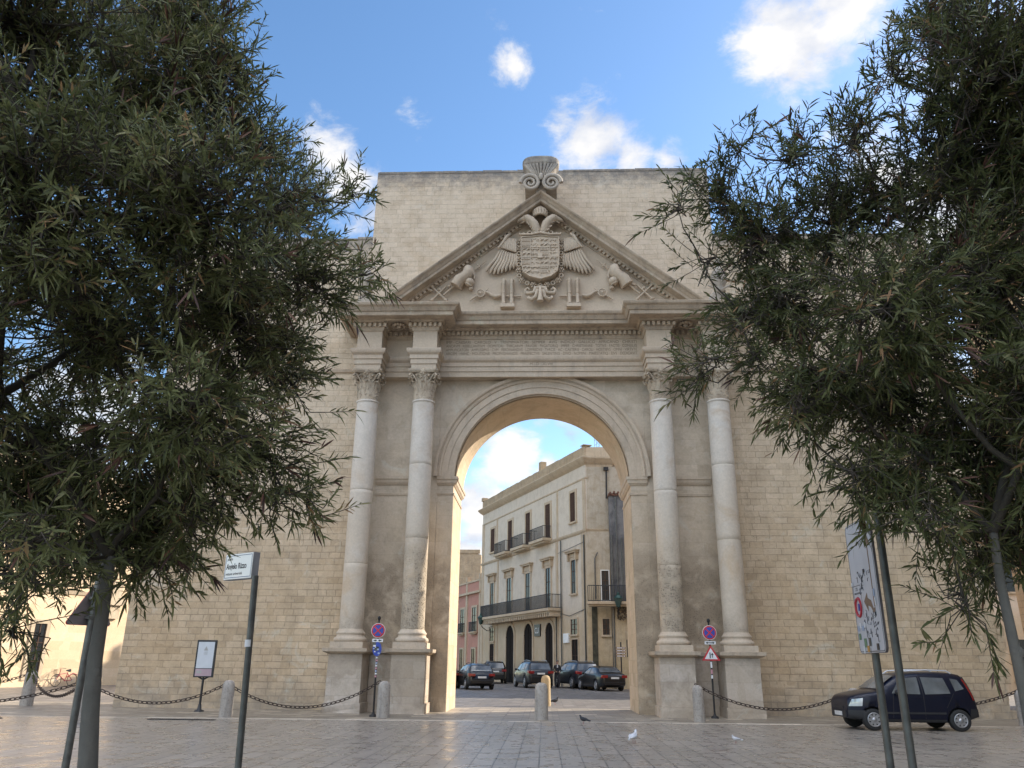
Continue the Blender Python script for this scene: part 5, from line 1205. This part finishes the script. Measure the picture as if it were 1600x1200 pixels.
text_obj('lettering', 'Angelo Rizzo', .074, M['black'], fc_, SM @ Matrix.Translation((.026,-.005,.094)) @ RX4 @ Matrix.Diagonal((.80,1,1,1)), .0006, bold=.0014)
text_obj('lettering', 'rettore università', .036, M['black'], fc_, SM @ Matrix.Translation((.026,-.005,.038)) @ RX4, .0006)

# traffic direction panel on two posts, turned sharply away
t = thing('direction_panel', (2.33, -22.15, 0), 'tall white graffitied direction panel on two grey posts at the right', 'road sign')
q = MB(); q.tube([(.03,-.03+.06,-.02),(.03,.03,1.63)], .026, 14); q.build('post', M['galv'], t)
q = MB(); q.tube([(.03,-.32,-.02),(.03,-.32,2.62)], .026, 14); q.build('post', M['galv'], t)
A = Vector((2.357,-21.86,1.595)); B = Vector((2.316,-22.433,1.592)); dv = (B-A).normalized(); nrm = Vector((dv.y, -dv.x, 0)).normalized(); nrm = nrm if nrm.x < 0 else -nrm
A = A-Vector((2.33,-22.15,0)); WL = .575; HL = .905
PM = Matrix(((dv.x, -nrm.x, 0, A.x), (dv.y, -nrm.y, 0, A.y), (0,0,1,A.z), (0,0,0,1)))
def rrect(w_, h_, r_, o_=0):
    P = []
    for cx_, cz_, a0 in ((w_-r_, r_, -90), (w_-r_, h_-r_, 0), (r_, h_-r_, 90), (r_, r_, 180)):
        for k in range(5): P.append((cx_+(r_-o_)*math.cos(R(a0+k*22.5)), cz_+(r_-o_)*math.sin(R(a0+k*22.5))))
    return P
q = MB(); q.prism(rrect(WL, HL, .045), -.001, .014, M=PM); pn = q.build('panel', M['signback'], t)
q = MB(); q.prism(rrect(WL, HL, .045, .004), -.0035, -.0012, M=PM); fcp = q.build('face', plain('panel_face_grey', (.52,.52,.54), .35, 0, .05), pn)
q = MB(); o1_, o2_ = rrect(WL, HL, .045, .010), rrect(WL, HL, .045, .015)
for k in range(len(o1_)): q.prism([o1_[k], o1_[(k+1) % len(o1_)], o2_[(k+1) % len(o2_)], o2_[k]], -.0046, -.0036, M=PM)
q.build('border', M['black'], fcp)
q = MB(); q.box(.455,.472,-.0046,-.0036,.30,.74,M=PM); q.prism([(.405,.70),(.465,.72),(.525,.70),(.465,.82)], -.0050, -.0037, M=PM); q.build('route_arrow', M['brown'], fcp)
q = MB(); q.prism([(.25,.345),(.33,.40),(.335,.365),(.40,.345),(.44,.285),(.472,.30),(.472,.275),(.43,.26),(.385,.30),(.33,.315),(.325,.275)], -.0053, -.0038, M=PM); q.build('turn_arrow', M['brown'], fcp)
q = MB(); q.torus(PM @ Vector((.115,-.006,.315)), .062, .011, 26, 5, PM.to_3x3()); q.build('ring_symbol', M['red'], fcp)
q = MB(); q.torus(PM @ Vector((.115,-.002,.315)), .002, .05, 16, 4, PM.to_3x3() @ Matrix.Diagonal((1,.06,1))); q.box(.10,.13,-.0075,-.006,.29,.34,M=PM); q.build('symbol_field', M['blue'], fcp)
q = MB(); q.box(.03,.20,-.0046,-.0036,.462,.466,M=PM); q.box(.03,.033,-.0046,-.0036,.24,.462,M=PM); q.box(.20,.203,-.0046,-.0036,.24,.462,M=PM); q.build('frame_line', M['black'], fcp)
text_obj('lettering', 'ZTL', .032, M['black'], fcp, PM @ Matrix.Translation((.085,-.0042,.43)) @ RX4, .0004)
text_obj('lettering', 'VARCO ATTIVO', .018, M['black'], fcp, PM @ Matrix.Translation((.05,-.0042,.405)) @ RX4, .0004)
q = MB(); random.seed(5)
for k in range(46):
    if k < 30: x, z = random.uniform(.22,.50), random.uniform(.10,.25)
    else: x, z = random.uniform(.16,.42), random.uniform(.40,.55)
    a = random.uniform(0, 6.28); l_ = random.uniform(.02,.055)
    pts = [PM @ Vector((x, -.0048, z)), PM @ Vector((x+l_*math.cos(a)*.6, -.0048, z+l_*math.sin(a)*.9)), PM @ Vector((x+l_*math.cos(a+.7), -.0048, z+l_*math.sin(a+.7)))]
    q.tube(pts, .0017, 4)
q.build('graffiti', M['black'], fcp)
q = MB(); random.seed(8)
for k, (x, z, w_, h_, m_) in enumerate([(.05,.17,.035,.03,3),(.10,.19,.03,.03,0),(.15,.17,.035,.028,3),(.20,.19,.025,.03,0),(.06,.115,.03,.035,6),(.17,.07,.035,.05,6),(.27,.075,.03,.045,1),(.22,.03,.03,.035,5),(.13,.025,.02,.04,0),(.43,.04,.03,.035,2),(.49,.39,.018,.04,3),(.50,.33,.015,.04,0),(.03,.48,.02,.02,0),(.33,.55,.02,.02,2)]):
    q.box(x-w_*.7, x+w_*.7, -.0062-.0003*k, -.0050-.0001*k, z-h_*.6, z+h_*.6, M=PM, m=m_)
q.build('sticker', stk, fcp)
q = MB()
for zz in (.12, .80):
    q.box(.08, .50, .0145, .03, zz-.02, zz+.02, M=PM)
q.build('clamp', M['galv'], t)

# warning sign seen from the back, with a disc above it
t = thing('warning_sign', (-6.02, -17.05, 0), 'backs of a warning triangle and a disc on one grey post by the left trunk', 'road sign', rz=R(58))
q = MB(); q.tube([(0,0,-.02),(0,0,3.25)], .048, 14); q.build('post', M['galv'], t)
rr_ = []
for cx_, cz_, a0 in ((.27,1.965,-90),(0,2.42,30),(-.27,1.965,150)):
    for k in range(5): rr_.append((cx_+.03*math.cos(R(a0+k*30)), cz_+.03*math.sin(R(a0+k*30))))
q = MB(); q.prism(rr_, .055, .065); tr = q.build('triangle', M['signback'], t)
q = MB(); q.prism([(x_*1.03, 2.15+(z_-2.15)*1.03) for x_, z_ in rr_], .066, .070); q.build('rim', M['red'], tr)
q = MB()
for zz in (2.03, 2.28, 2.8, 3.08): q.box(-.075,.075,-.055,.054,zz-.018,zz+.018)
q.build('clamp', M['galv'], t)
q = MB(); q.lathe([(.30,-.005),(.30,.005)], (0,.06,2.95), 36, M=Matrix.Rotation(math.pi/2, 3, 'X'), smooth=False); q.build('disc', M['signback'], t)
t = no_stopping(-22.6, 12.4, 'distant red-rimmed disc sign on a thin post before the sunlit house', 3.4, .3, group='signs by the sunlit house')

# direction fingerposts and lamps beyond the arch
t = thing('fingerpost', (5.16, 27.9, 0), 'dark post carrying four stacked direction boards in front of the annex', 'signpost', rz=R(-15))
q = MB(); q.tube([(0,0,0),(0,0,2.95)], .045, 8); q.tube([(.42,0,2.0),(.42,0,3.1)], .035, 6); q.build('post', M['iron'], t)
for k in range(4):
    q = MB(); q.box(-.34,.32,-.06,-.03,2.52-k*.17,2.64-k*.17); b_ = q.build('direction_board', M['brown'], t)
    q = MB(); q.box(-.26,.12,-.066,-.061,2.555-k*.17,2.60-k*.17); q.box(.18,.26,-.066,-.061,2.55-k*.17,2.605-k*.17); q.build('print', M['signwhite'], b_)
def lantern(x, y, z, label, side):
    t = thing('wall_lantern', (x, y, z), label, 'lantern', group='iron wall lanterns beyond the arch')
    q = MB(); q.lathe([(.10,0),(.24,.5),(.27,.55)], n=6, smooth=False); q.build('glass', plain('lantern_glass', (.05,.08,.07), .2), t)
    q = MB(); q.lathe([(.29,.55),(.30,.6),(.14,.78),(.08,.82),(.10,.9),(.03,.98)], n=6, smooth=False)
    for k in range(6): a = math.pi*k/3; q.tube([(.105*math.cos(a),.105*math.sin(a),0),(.25*math.cos(a),.25*math.sin(a),.55)], .02, 4)
    q.build('hood', M['lampgreen'], t)
    q = MB(); q.tube([(0,0,0),(side[0]*.15,side[1]*.15,-.25),(side[0]*.6,side[1]*.6,-.55),(side[0]*1.3,side[1]*1.3,-.6)], .035, 6); q.tube([(side[0]*.9,side[1]*.9,-.6),(side[0]*.8,side[1]*.8,-.25),(side[0]*1.2,side[1]*1.2,-.15)], .025, 5); q.build('bracket', M['iron'], t)
lantern(-5.75, 48.0, 4.9, 'dark green lantern on an iron bracket at the far end of the cream palazzo', (.94,.34))
lantern(5.1, 28.0, 5.2, 'green lantern fixed beneath the annex balcony', (.0,.8))

# ---------------------------------------------------------------- pigeons
def pigeon(x, y, rz, label, body, neck, h=1.0):
    t = thing('pigeon', (x, y, 0), label, 'pigeon', rz=rz, group='pigeons on the paving'); t.scale = (h, h, h)
    q = MB(); q.tube([(-.17,0,.15),(-.13,0,.155),(-.06,0,.16),(.02,0,.17),(.08,0,.19),(.115,0,.225),(.13,0,.265),(.14,0,.295),(.155,0,.31)], [.012,.035,.062,.075,.068,.048,.034,.034,.022], 12); q.build('body', body, t)
    q = MB(); q.tube([(-.12,0,.16),(-.22,0,.13),(-.29,0,.115)], [.035,.032,.03], 8); q.build('tail', neck, t)
    for s in (-1, 1):
        q = MB(); q.tube([(.05,s*.06,.20),(-.04,s*.078,.18),(-.15,s*.05,.155),(-.22,s*.02,.14)], [.02,.045,.03,.008], 8); q.build('wing', body, t)
        q = MB(); q.tube([(.0,s*.03,.10),(.01,s*.03,.03),(.0,s*.03,.004)], .006, 5)
        for d in (-.5,0,.5): q.tube([(.0,s*.03,.006),(.04*math.cos(d),s*.03+.04*math.sin(d),.004)], .004, 4)
        q.build('leg', plain('pigeon_leg', (.35,.12,.10), .6), t)
    q = MB(); q.tube([(.165,0,.305),(.195,0,.298)], [.009,.003], 5); q.build('beak', M['iron'], t)
pw = plain('white_feathers', (.62,.62,.64), .8); pg = plain('grey_feathers', (.09,.095,.11), .7); pd = plain('dark_feathers', (.03,.032,.038), .7)
pigeon(1.9, -10.2, R(60), 'white pigeon standing on the slabs', pw, pw, .8)
pigeon(1.13, -4.75, R(150), 'black pigeon on the kerb line, right of the centre bollard', pd, pd, .7)
pigeon(.49, 5.9, R(20), 'dark grey pigeon walking in the sun just behind the tan bollard', pd, pg, .9)
pigeon(4.05, -9.8, R(-170), 'small white pigeon crouching on the slabs, right of the standing one', pw, pw, .5)

# ---------------------------------------------------------------- person
def person(x, y, rz):
    t = thing('person', (x, y, 0), 'person in a dark jacket standing between two parked off-road cars', 'person', rz=rz)
    me = bpy.data.meshes.new('body'); V_ = []; E_ = []; Rr = []
    def add(p, r, par=None):
        V_.append(p); Rr.append(r); i = len(V_)-1
        if par is not None: E_.append((par, i))
        return i
    pel = add((0,0,.95), (.15,.11)); sp1 = add((0,0,1.12), (.145,.10), pel); ch_ = add((0,0,1.33), (.17,.115), sp1); nk = add((0,-.01,1.47), (.07,.065), ch_); n2_ = add((0,-.02,1.55), (.055,.055), nk); hd = add((0,-.035,1.62), (.078,.092), n2_); add((0,-.03,1.70), (.078,.095), hd)
    for s in (-1, 1):
        hip = add((s*.09,0,.88), (.095,.095), pel); kn_ = add((s*.11,-.02,.50), (.062,.065), hip); an_ = add((s*.12,.01,.10), (.042,.045), kn_); add((s*.13,-.13,.045), (.04,.03), an_)
        sh_ = add((s*.185,0,1.40), (.065,.065), ch_); el = add((s*.25,.03,1.13), (.048,.048), sh_); wr_ = add((s*.17,-.17,1.02), (.033,.033), el); hn = add((s*.11,-.23,1.02), (.035,.022), wr_)
        for k in range(4): add((s*(.05+.004*k),-.27+.006*k,1.045-.022*k), (.010,.010), hn)
        add((s*.10,-.27,1.06), (.011,.011), hn)
    me.from_pydata(V_, E_, []); o = bpy.data.objects.new('body', me); C.objects.link(o)
    sk_ = o.modifiers.new('s', 'SKIN'); o.modifiers.new('u', 'SUBSURF').levels = 2
    for i, r in enumerate(Rr): me.skin_vertices[0].data[i].radius = r
    me.skin_vertices[0].data[0].use_root = True
    dg = bpy.context.evaluated_depsgraph_get(); m2 = bpy.data.meshes.new_from_object(o.evaluated_get(dg)); bpy.data.objects.remove(o)
    skin = plain('skin', (.42,.25,.18), .6); m2.materials.clear(); m2.materials.append(skin); m2.materials.append(plain('dark_jacket', (.018,.018,.022), .8)); m2.materials.append(plain('dark_trousers', (.04,.04,.05), .8)); m2.materials.append(plain('white_shirt', (.5,.5,.5), .8))
    for p in m2.polygons:
        c = p.center; p.use_smooth = True
        if c.z > 1.49: k = 0
        elif c.y < -.20 and .95 < c.z < 1.1: k = 0
        elif c.z > .86 or abs(c.x) > .2: k = 3 if (c.z > 1.28 and abs(c.x) < .045 and c.y < -.04) else 1
        else: k = 2
        p.material_index = k
    b = bpy.data.objects.new('body', m2); C.objects.link(b); b.parent = t
    q = MB(); q.ball((0,-.01,1.715), (.095,.11,.10), 14, 9); q.build('hair', plain('grey_hair', (.10,.085,.075), .8), t)
    q = MB(); q.ball((0,-.135,1.655), (.016,.022,.028), 8, 6); q.box(-.03,.03,-.125,-.118,1.612,1.618)
    for s in (-1, 1): q.ball((s*.035,-.118,1.685), .012, 8, 6); q.ball((s*.098,-.02,1.66), (.014,.025,.035), 8, 6)
    q.build('face', skin, t)
person(.95, 29.2, R(10))

# ---------------------------------------------------------------- oleander trees
def leafmat(name, stops, trans=.35):
    m, t, b = newmat(name); at_ = N(t, 'ShaderNodeAttribute'); at_.attribute_name = 'tone'; r = N(t, 'ShaderNodeValToRGB'); L(t, at_.outputs['Fac'], r.inputs[0])
    r.color_ramp.elements[0].position = stops[0][0]; r.color_ramp.elements[0].color = (*stops[0][1], 1); r.color_ramp.elements[1].position = stops[-1][0]; r.color_ramp.elements[1].color = (*stops[-1][1], 1)
    for p, c in stops[1:-1]: e = r.color_ramp.elements.new(p); e.color = (*c, 1)
    L(t, r.outputs[0], b.inputs['Base Color']); b.inputs['Roughness'].default_value = .5; b.inputs['Specular IOR Level'].default_value = .35
    tr_ = N(t, 'ShaderNodeBsdfTranslucent'); sc_ = N(t, 'ShaderNodeVectorMath', operation='SCALE'); L(t, r.outputs[0], sc_.inputs[0]); sc_.inputs['Scale'].default_value = 1.6; L(t, sc_.outputs[0], tr_.inputs['Color'])
    ms = N(t, 'ShaderNodeMixShader'); ms.inputs[0].default_value = trans; L(t, b.outputs[0], ms.inputs[1]); L(t, tr_.outputs[0], ms.inputs[2]); L(t, ms.outputs[0], t.nodes['Material Output'].inputs['Surface'])
    return m
M['leaf'] = leafmat('oleander_leaf', [(0, (.045,.055,.018)), (.35, (.085,.095,.032)), (.7, (.13,.14,.055)), (.9, (.20,.18,.08)), (1, (.26,.15,.07))], .30)
M['leaf_lit'] = leafmat('lit_oleander_leaf', [(0, (.07,.08,.028)), (.35, (.125,.135,.05)), (.7, (.19,.20,.085)), (.9, (.28,.24,.11)), (1, (.32,.19,.09))], .30)  # lightened copy of the leaf: the left tree's stronger light painted in
M['pod'] = leafmat('seed_pod', [(0, (.05,.025,.02)), (.6, (.11,.05,.035)), (1, (.22,.12,.07))], .0)
M['bark'] = stone('oleander_bark', (.10,.10,.09), (.15,.145,.13), None, brick=None, bump=.4, stain=.6, streak=.3)
M['limbbark'] = stone('limb_bark', (.045,.04,.032), (.075,.065,.05), None, brick=None, bump=.6, stain=.6, streak=.3)
M['twig'] = plain('twig_bark', (.075,.06,.045), .8, 0, .3)
def nrm_(a): return a/np.maximum(1e-9, np.linalg.norm(a, axis=-1, keepdims=True))
def leaf_mesh(name, base, axis, side, length, width, droop, tone, mat_, parent):
    """narrow folded leaves, arrays of shape (n,3)/(n,)"""
    n = len(base); nor = np.cross(side, axis); L_ = length[:, None]; W_2 = width[:, None]/2
    pts = []
    for t_, w_, in ((0, 0), (.3, 1), (.68, .85), (1, 0)):
        c = base+axis*L_*t_-np.array([0,0,1.0])*(droop[:, None]*L_*t_*t_)
        if w_ == 0: pts.append(c)
        else: pts.append(c+side*W_2*w_+nor*W_2*.35); pts.append(c-side*W_2*w_+nor*W_2*.35)
    Vv = np.stack(pts, 1).reshape(-1, 3)
    i0 = np.arange(n)[:, None]*6
    tris = np.concatenate([i0+np.array([0,1,2]), i0+np.array([3,5,4])]); quads = i0+np.array([1,3,4,2])
    me = bpy.data.meshes.new(name); nt_, nq = len(tris), len(quads)
    me.vertices.add(len(Vv)); me.vertices.foreach_set('co', Vv.astype(np.float32).ravel())
    me.loops.add(nt_*3+nq*4); me.loops.foreach_set('vertex_index', np.concatenate([tris.ravel(), quads.ravel()]).astype(np.int32))
    me.polygons.add(nt_+nq); me.polygons.foreach_set('loop_start', np.concatenate([np.arange(nt_)*3, nt_*3+np.arange(nq)*4]).astype(np.int32))
    try: me.polygons.foreach_set('loop_total', np.concatenate([np.full(nt_, 3), np.full(nq, 4)]).astype(np.int32))
    except Exception: pass
    a = me.attributes.new('tone', 'FLOAT', 'POINT'); a.data.foreach_set('value', np.repeat(tone, 6).astype(np.float32))
    me.update(calc_edges=True); me.validate(); me.materials.append(mat_)
    o = bpy.data.objects.new(name, me); C.objects.link(o); o.parent = parent; return o
LB = [(-2.68, -24.63, 4.7, 0.6), (-2.39, -23.87, 5.51, 0.51), (-2.07, -23.95, 4.96, 0.41), (-2.56, -23.86, 4.69, 0.77), (-1.92, -23.55, 4.81, 0.35), (-2.38, -24.72, 3.55, 0.69), (-1.76, -24.43, 3.69, 0.6), (-1.75, -23.21, 4.48, 0.4), (-1.38, -23.61, 4.32, 0.17), (-1.38, -23.76, 3.69, 0.31), (-2.83, -23.34, 3.5, 0.83), (-1.83, -23.7, 3.43, 0.58), (-1.67, -23.22, 3.36, 0.33), (-1.22, -23.44, 3.67, 0.16), (-2.76, -23.93, 2.57, 0.42), (-1.72, -24.18, 2.68, 0.46), (-1.61, -23.43, 2.75, 0.27), (-1.5, -23.35, 3.14, 0.14), (-1.81, -23.62, 2.49, 0.31), (-1.52, -23.41, 2.55, 0.13), (-2.12, -23.58, 2.2, 0.31), (-2.23, -24.46, 1.99, 0.27), (-2.65, -23.91, 1.8, 0.16), (-3.26, -24.43, 3.86, 0.86), (-2.83, -24.63, 2.63, 0.59), (-2.78, -25.14, 4.86, 0.63), (-2.99, -23.68, 6.65, 0.85), (-1.3, -23.46, 2.41, 0.06), (-1.23, -23.4, 4.5, 0.06), (-2.48, -23.69, 2.31, 0.2), (-1.13, -23.35, 3.9, 0.09), (-2.7, -23.55, 2.52, 0.36), (-2.19, -23.97, 2.56, 0.32), (-2.16, -23.43, 2.39, 0.34), (-2.11, -23.83, 2.03, 0.22), (-2.53, -23.61, 2.11, 0.23), (-2.75, -23.67, 2.31, 0.32), (-2.39, -24.3, 1.86, 0.18), (-1.76, -23.92, 2.23, 0.2), (-1.44, -23.6, 2.38, 0.1), (-3.16, -23.69, 2.2, 0.39), (-1.96, -23.73, 1.96, 0.08), (-2.55, -24.01, 1.63, 0.06)]
RB = [(2.74, -24.13, 4.84, 0.56), (2.66, -23.71, 5.42, 0.34), (2.42, -23.66, 5.2, 0.21), (2.11, -23.56, 4.73, 0.27), (1.79, -23.25, 4.81, 0.22), (1.48, -23.16, 4.96, 0.17), (1.38, -22.88, 4.74, 0.26), (2.72, -23.44, 4.52, 0.67), (2.18, -22.85, 4.54, 0.49), (1.64, -22.85, 4.41, 0.39), (1.24, -22.92, 4.2, 0.16), (2.84, -23.53, 3.68, 0.74), (1.99, -23.93, 3.38, 0.46), (1.8, -22.8, 3.9, 0.48), (1.45, -22.95, 3.79, 0.18), (2.42, -22.9, 3.2, 0.59), (1.84, -23.24, 3.17, 0.36), (1.12, -23.03, 3.29, 0.13), (1.19, -23.22, 3.35, 0.1), (2.76, -23.2, 2.77, 0.51), (2.13, -23.35, 2.52, 0.35), (1.83, -23.48, 2.55, 0.2), (2.08, -23.79, 2.19, 0.21), (2.58, -23.32, 2.1, 0.25), (2.86, -23.2, 2.38, 0.34), (2.24, -23.68, 1.84, 0.11), (3.37, -23.65, 4.74, 0.81), (2.84, -23.99, 2.9, 0.67), (1.02, -23.15, 4.48, 0.06), (1.58, -23.37, 2.96, 0.19), (1.48, -23.04, 3.42, 0.19), (1.57, -23.13, 3.17, 0.08)]
def oleander(name, label, root, top, r0, r1, blobs, seed, dens, lean=0.0, lm='leaf'):
    g = np.random.default_rng(seed); rd = random.Random(seed); t = thing(name, root, label, 'tree', group='oleander trees in the foreground'); off = np.array(root)
    tr_ = MB(); H_ = top-0; tp = [(0,0,-.05)]+[(.008*math.sin(k*1.3+seed)+lean*top*k/8, .012*math.cos(k*1.7), top*k/8) for k in range(1, 9)]
    tr_.tube(tp, [r0+(r1-r0)*k/8 for k in range(9)], 16)
    tr_.ball((lean*top*.72+r1*.5, -r1*.9, top*.72), (.022,.02,.03), 8, 5)
    trunk = tr_.build('trunk', M['bark'], t)
    bl = np.array(blobs); cen = bl[:, :3]-off; rad = bl[:, 3]; tops = np.array((lean*top,0,top)); crown_c = cen.mean(0)
    limbs = MB(); tw = MB(); SP = []; SD = []
    order = np.argsort(-rad); nodes = [tops]
    for bi in order:
        c, r = cen[bi], rad[bi]
        nd = min(nodes, key=lambda q_: np.linalg.norm(q_-c)+.35*np.linalg.norm(q_-tops)); 
        mid = (nd+c)/2+np.array([rd.uniform(-.08,.08), rd.uniform(-.08,.08), -.06*np.linalg.norm(c-nd)]); m1 = nd*.7+mid*.3+g.normal(0,.02,3); rr = max(.006, min(.020, r*.032))
        limbs.tube([nd, m1, mid, (mid+c)/2+g.normal(0,.03,3), c], [rr*1.25, rr*1.1, rr*.9, rr*.7, rr*.5], 6)
        nodes.append(c); nodes.append(mid)
        # clumps inside the blob
        ncl = max(2, int(dens*.5*max(r-.05, r*.7)**2*14))
        for k in range(ncl):
            d = nrm_(g.normal(0, 1, 3)); cc = c+d*(max(r-.13, r*.45))*(g.random()**.45)*.95
            src = c+(cc-c)*.1
            tw.tube([src, (src+cc)/2+g.normal(0,.03,3), cc], [.009, .007, .005], 4, caps=False)
            ns = int(g.integers(5, 10))
            for j in range(ns):
                dd = nrm_(g.normal(0, 1, 3)+np.array([0,0,.35])+nrm_(cc-crown_c)*.9+d*.4); p = cc+g.normal(0, .07, 3); SP.append(p); SD.append(dd)
                tw.tube([cc, p], [.004, .003], 3, caps=False)
    limbs.build('limb', M['limbbark'], t)
    SP = np.array(SP); SD = np.array(SD); n = len(SP); SL_ = g.uniform(.14, .30, n)
    for p, d, l in zip(SP, SD, SL_): tw.tube([p, p+d*l*.5+np.array([0,0,-.004]), p+d*l], [.0035, .0028, .0018], 3, caps=False)
    tw.build('twigs', M['twig'], t)
    # leaves in whorls of three, crowding towards the twig tip
    B_, A_, S_, Ln, Wd, Dr, To = [], [], [], [], [], [], []
    lsc = g.uniform(.75, 1.15, n); tone_s = np.clip(g.normal(.42, .2, n), 0, .85)
    for wh_ in range(7):
        tt = 1-wh_*.135; base = SP+SD*(SL_*tt)[:, None]
        ref = np.where(np.abs(SD[:, 2:3]) < .9, np.array([[0,0,1.0]]), np.array([[1.0,0,0]])); u = nrm_(np.cross(SD, ref)); v = np.cross(SD, u)
        ph = g.uniform(0, 2*np.pi, n)
        for q_ in range(3):
            keep = g.random(n) < (.92 if wh_ < 5 else .6); a = ph+q_*2.094+g.normal(0,.25,n); rad_ = u*np.cos(a)[:, None]+v*np.sin(a)[:, None]
            op = np.clip(g.normal(.55+.10*wh_, .18, n), .15, 1.35); ax = nrm_(SD*np.cos(op)[:, None]+rad_*np.sin(op)[:, None]); sd_ = nrm_(np.cross(ax, SD)+1e-6)
            B_.append(base[keep]); A_.append(ax[keep]); S_.append(sd_[keep]); Ln.append((g.uniform(.04, .10, n)*lsc)[keep]); Wd.append(g.uniform(.0075, .0135, n)[keep]); Dr.append(g.uniform(-.1, .4, n)[keep]); To.append(np.clip(tone_s+g.normal(0,.13,n)+(g.random(n) < .03)*.5, 0, 1)[keep])
    leaf_mesh('foliage', *[np.concatenate(x) for x in (B_, A_, S_, Ln, Wd, Dr, To)], M[lm], t)
    m_ = g.random(n) < .085; k = int(m_.sum()); pb = (SP+SD*SL_[:, None])[m_]; pd_ = SD[m_]; PB, PA, PS = [], [], []
    for q_ in range(3):
        ax = nrm_(pd_+g.normal(0,.3,(k,3))); PB.append(pb); PA.append(ax); PS.append(nrm_(np.cross(ax, g.normal(0,1,(k,3)))))
    leaf_mesh('seed_pods', np.concatenate(PB), np.concatenate(PA), np.concatenate(PS), g.uniform(.08,.15,3*k), g.uniform(.009,.014,3*k), g.uniform(0,.3,3*k), g.random(3*k), M['pod'], t)
    print(name, 'sprigs', n, 'leaves', sum(len(x) for x in B_))
oleander('oleander_tree', 'left oleander tree, smooth grey trunk, crown reaching over the left wing of the gate', (-2.02,-23.94,0), 2.0, .066, .025, LB, 3, 27.0, -.065, 'leaf_lit')
oleander('oleander_tree', 'right oleander tree, darker, overhanging the right wing and the navy hatchback', (2.49,-23.61,0), 2.2, .040, .021, RB, 9, 29.0)

mh = MB(); mh.lathe([(.38,.0),(.38,.014),(.33,.016),(.33,.010),(.0,.012)], n=28, smooth=False, caps=False)
for k in range(7): mh.box(-.26+k*.08,-.22+k*.08,-.2,.2,.010,.016)
o = mh.build('manhole_cover', M['iron']); o.location = (-14.6,-5.9,.002); tag(o, 'dark round iron manhole cover in the slabs at the far left', 'manhole cover')
dg_ = MB(); dg_.box(-.9,.9,-.10,.10,.0,.012)
for k in range(30): dg_.box(-.86+k*.058,-.83+k*.058,-.08,.08,.012,.017)
o = dg_.build('drain_grate', M['iron']); o.location = (-9.6,-5.35,.002); tag(o, 'long dark drain grate in the slabs left of the information board', 'drain grate')
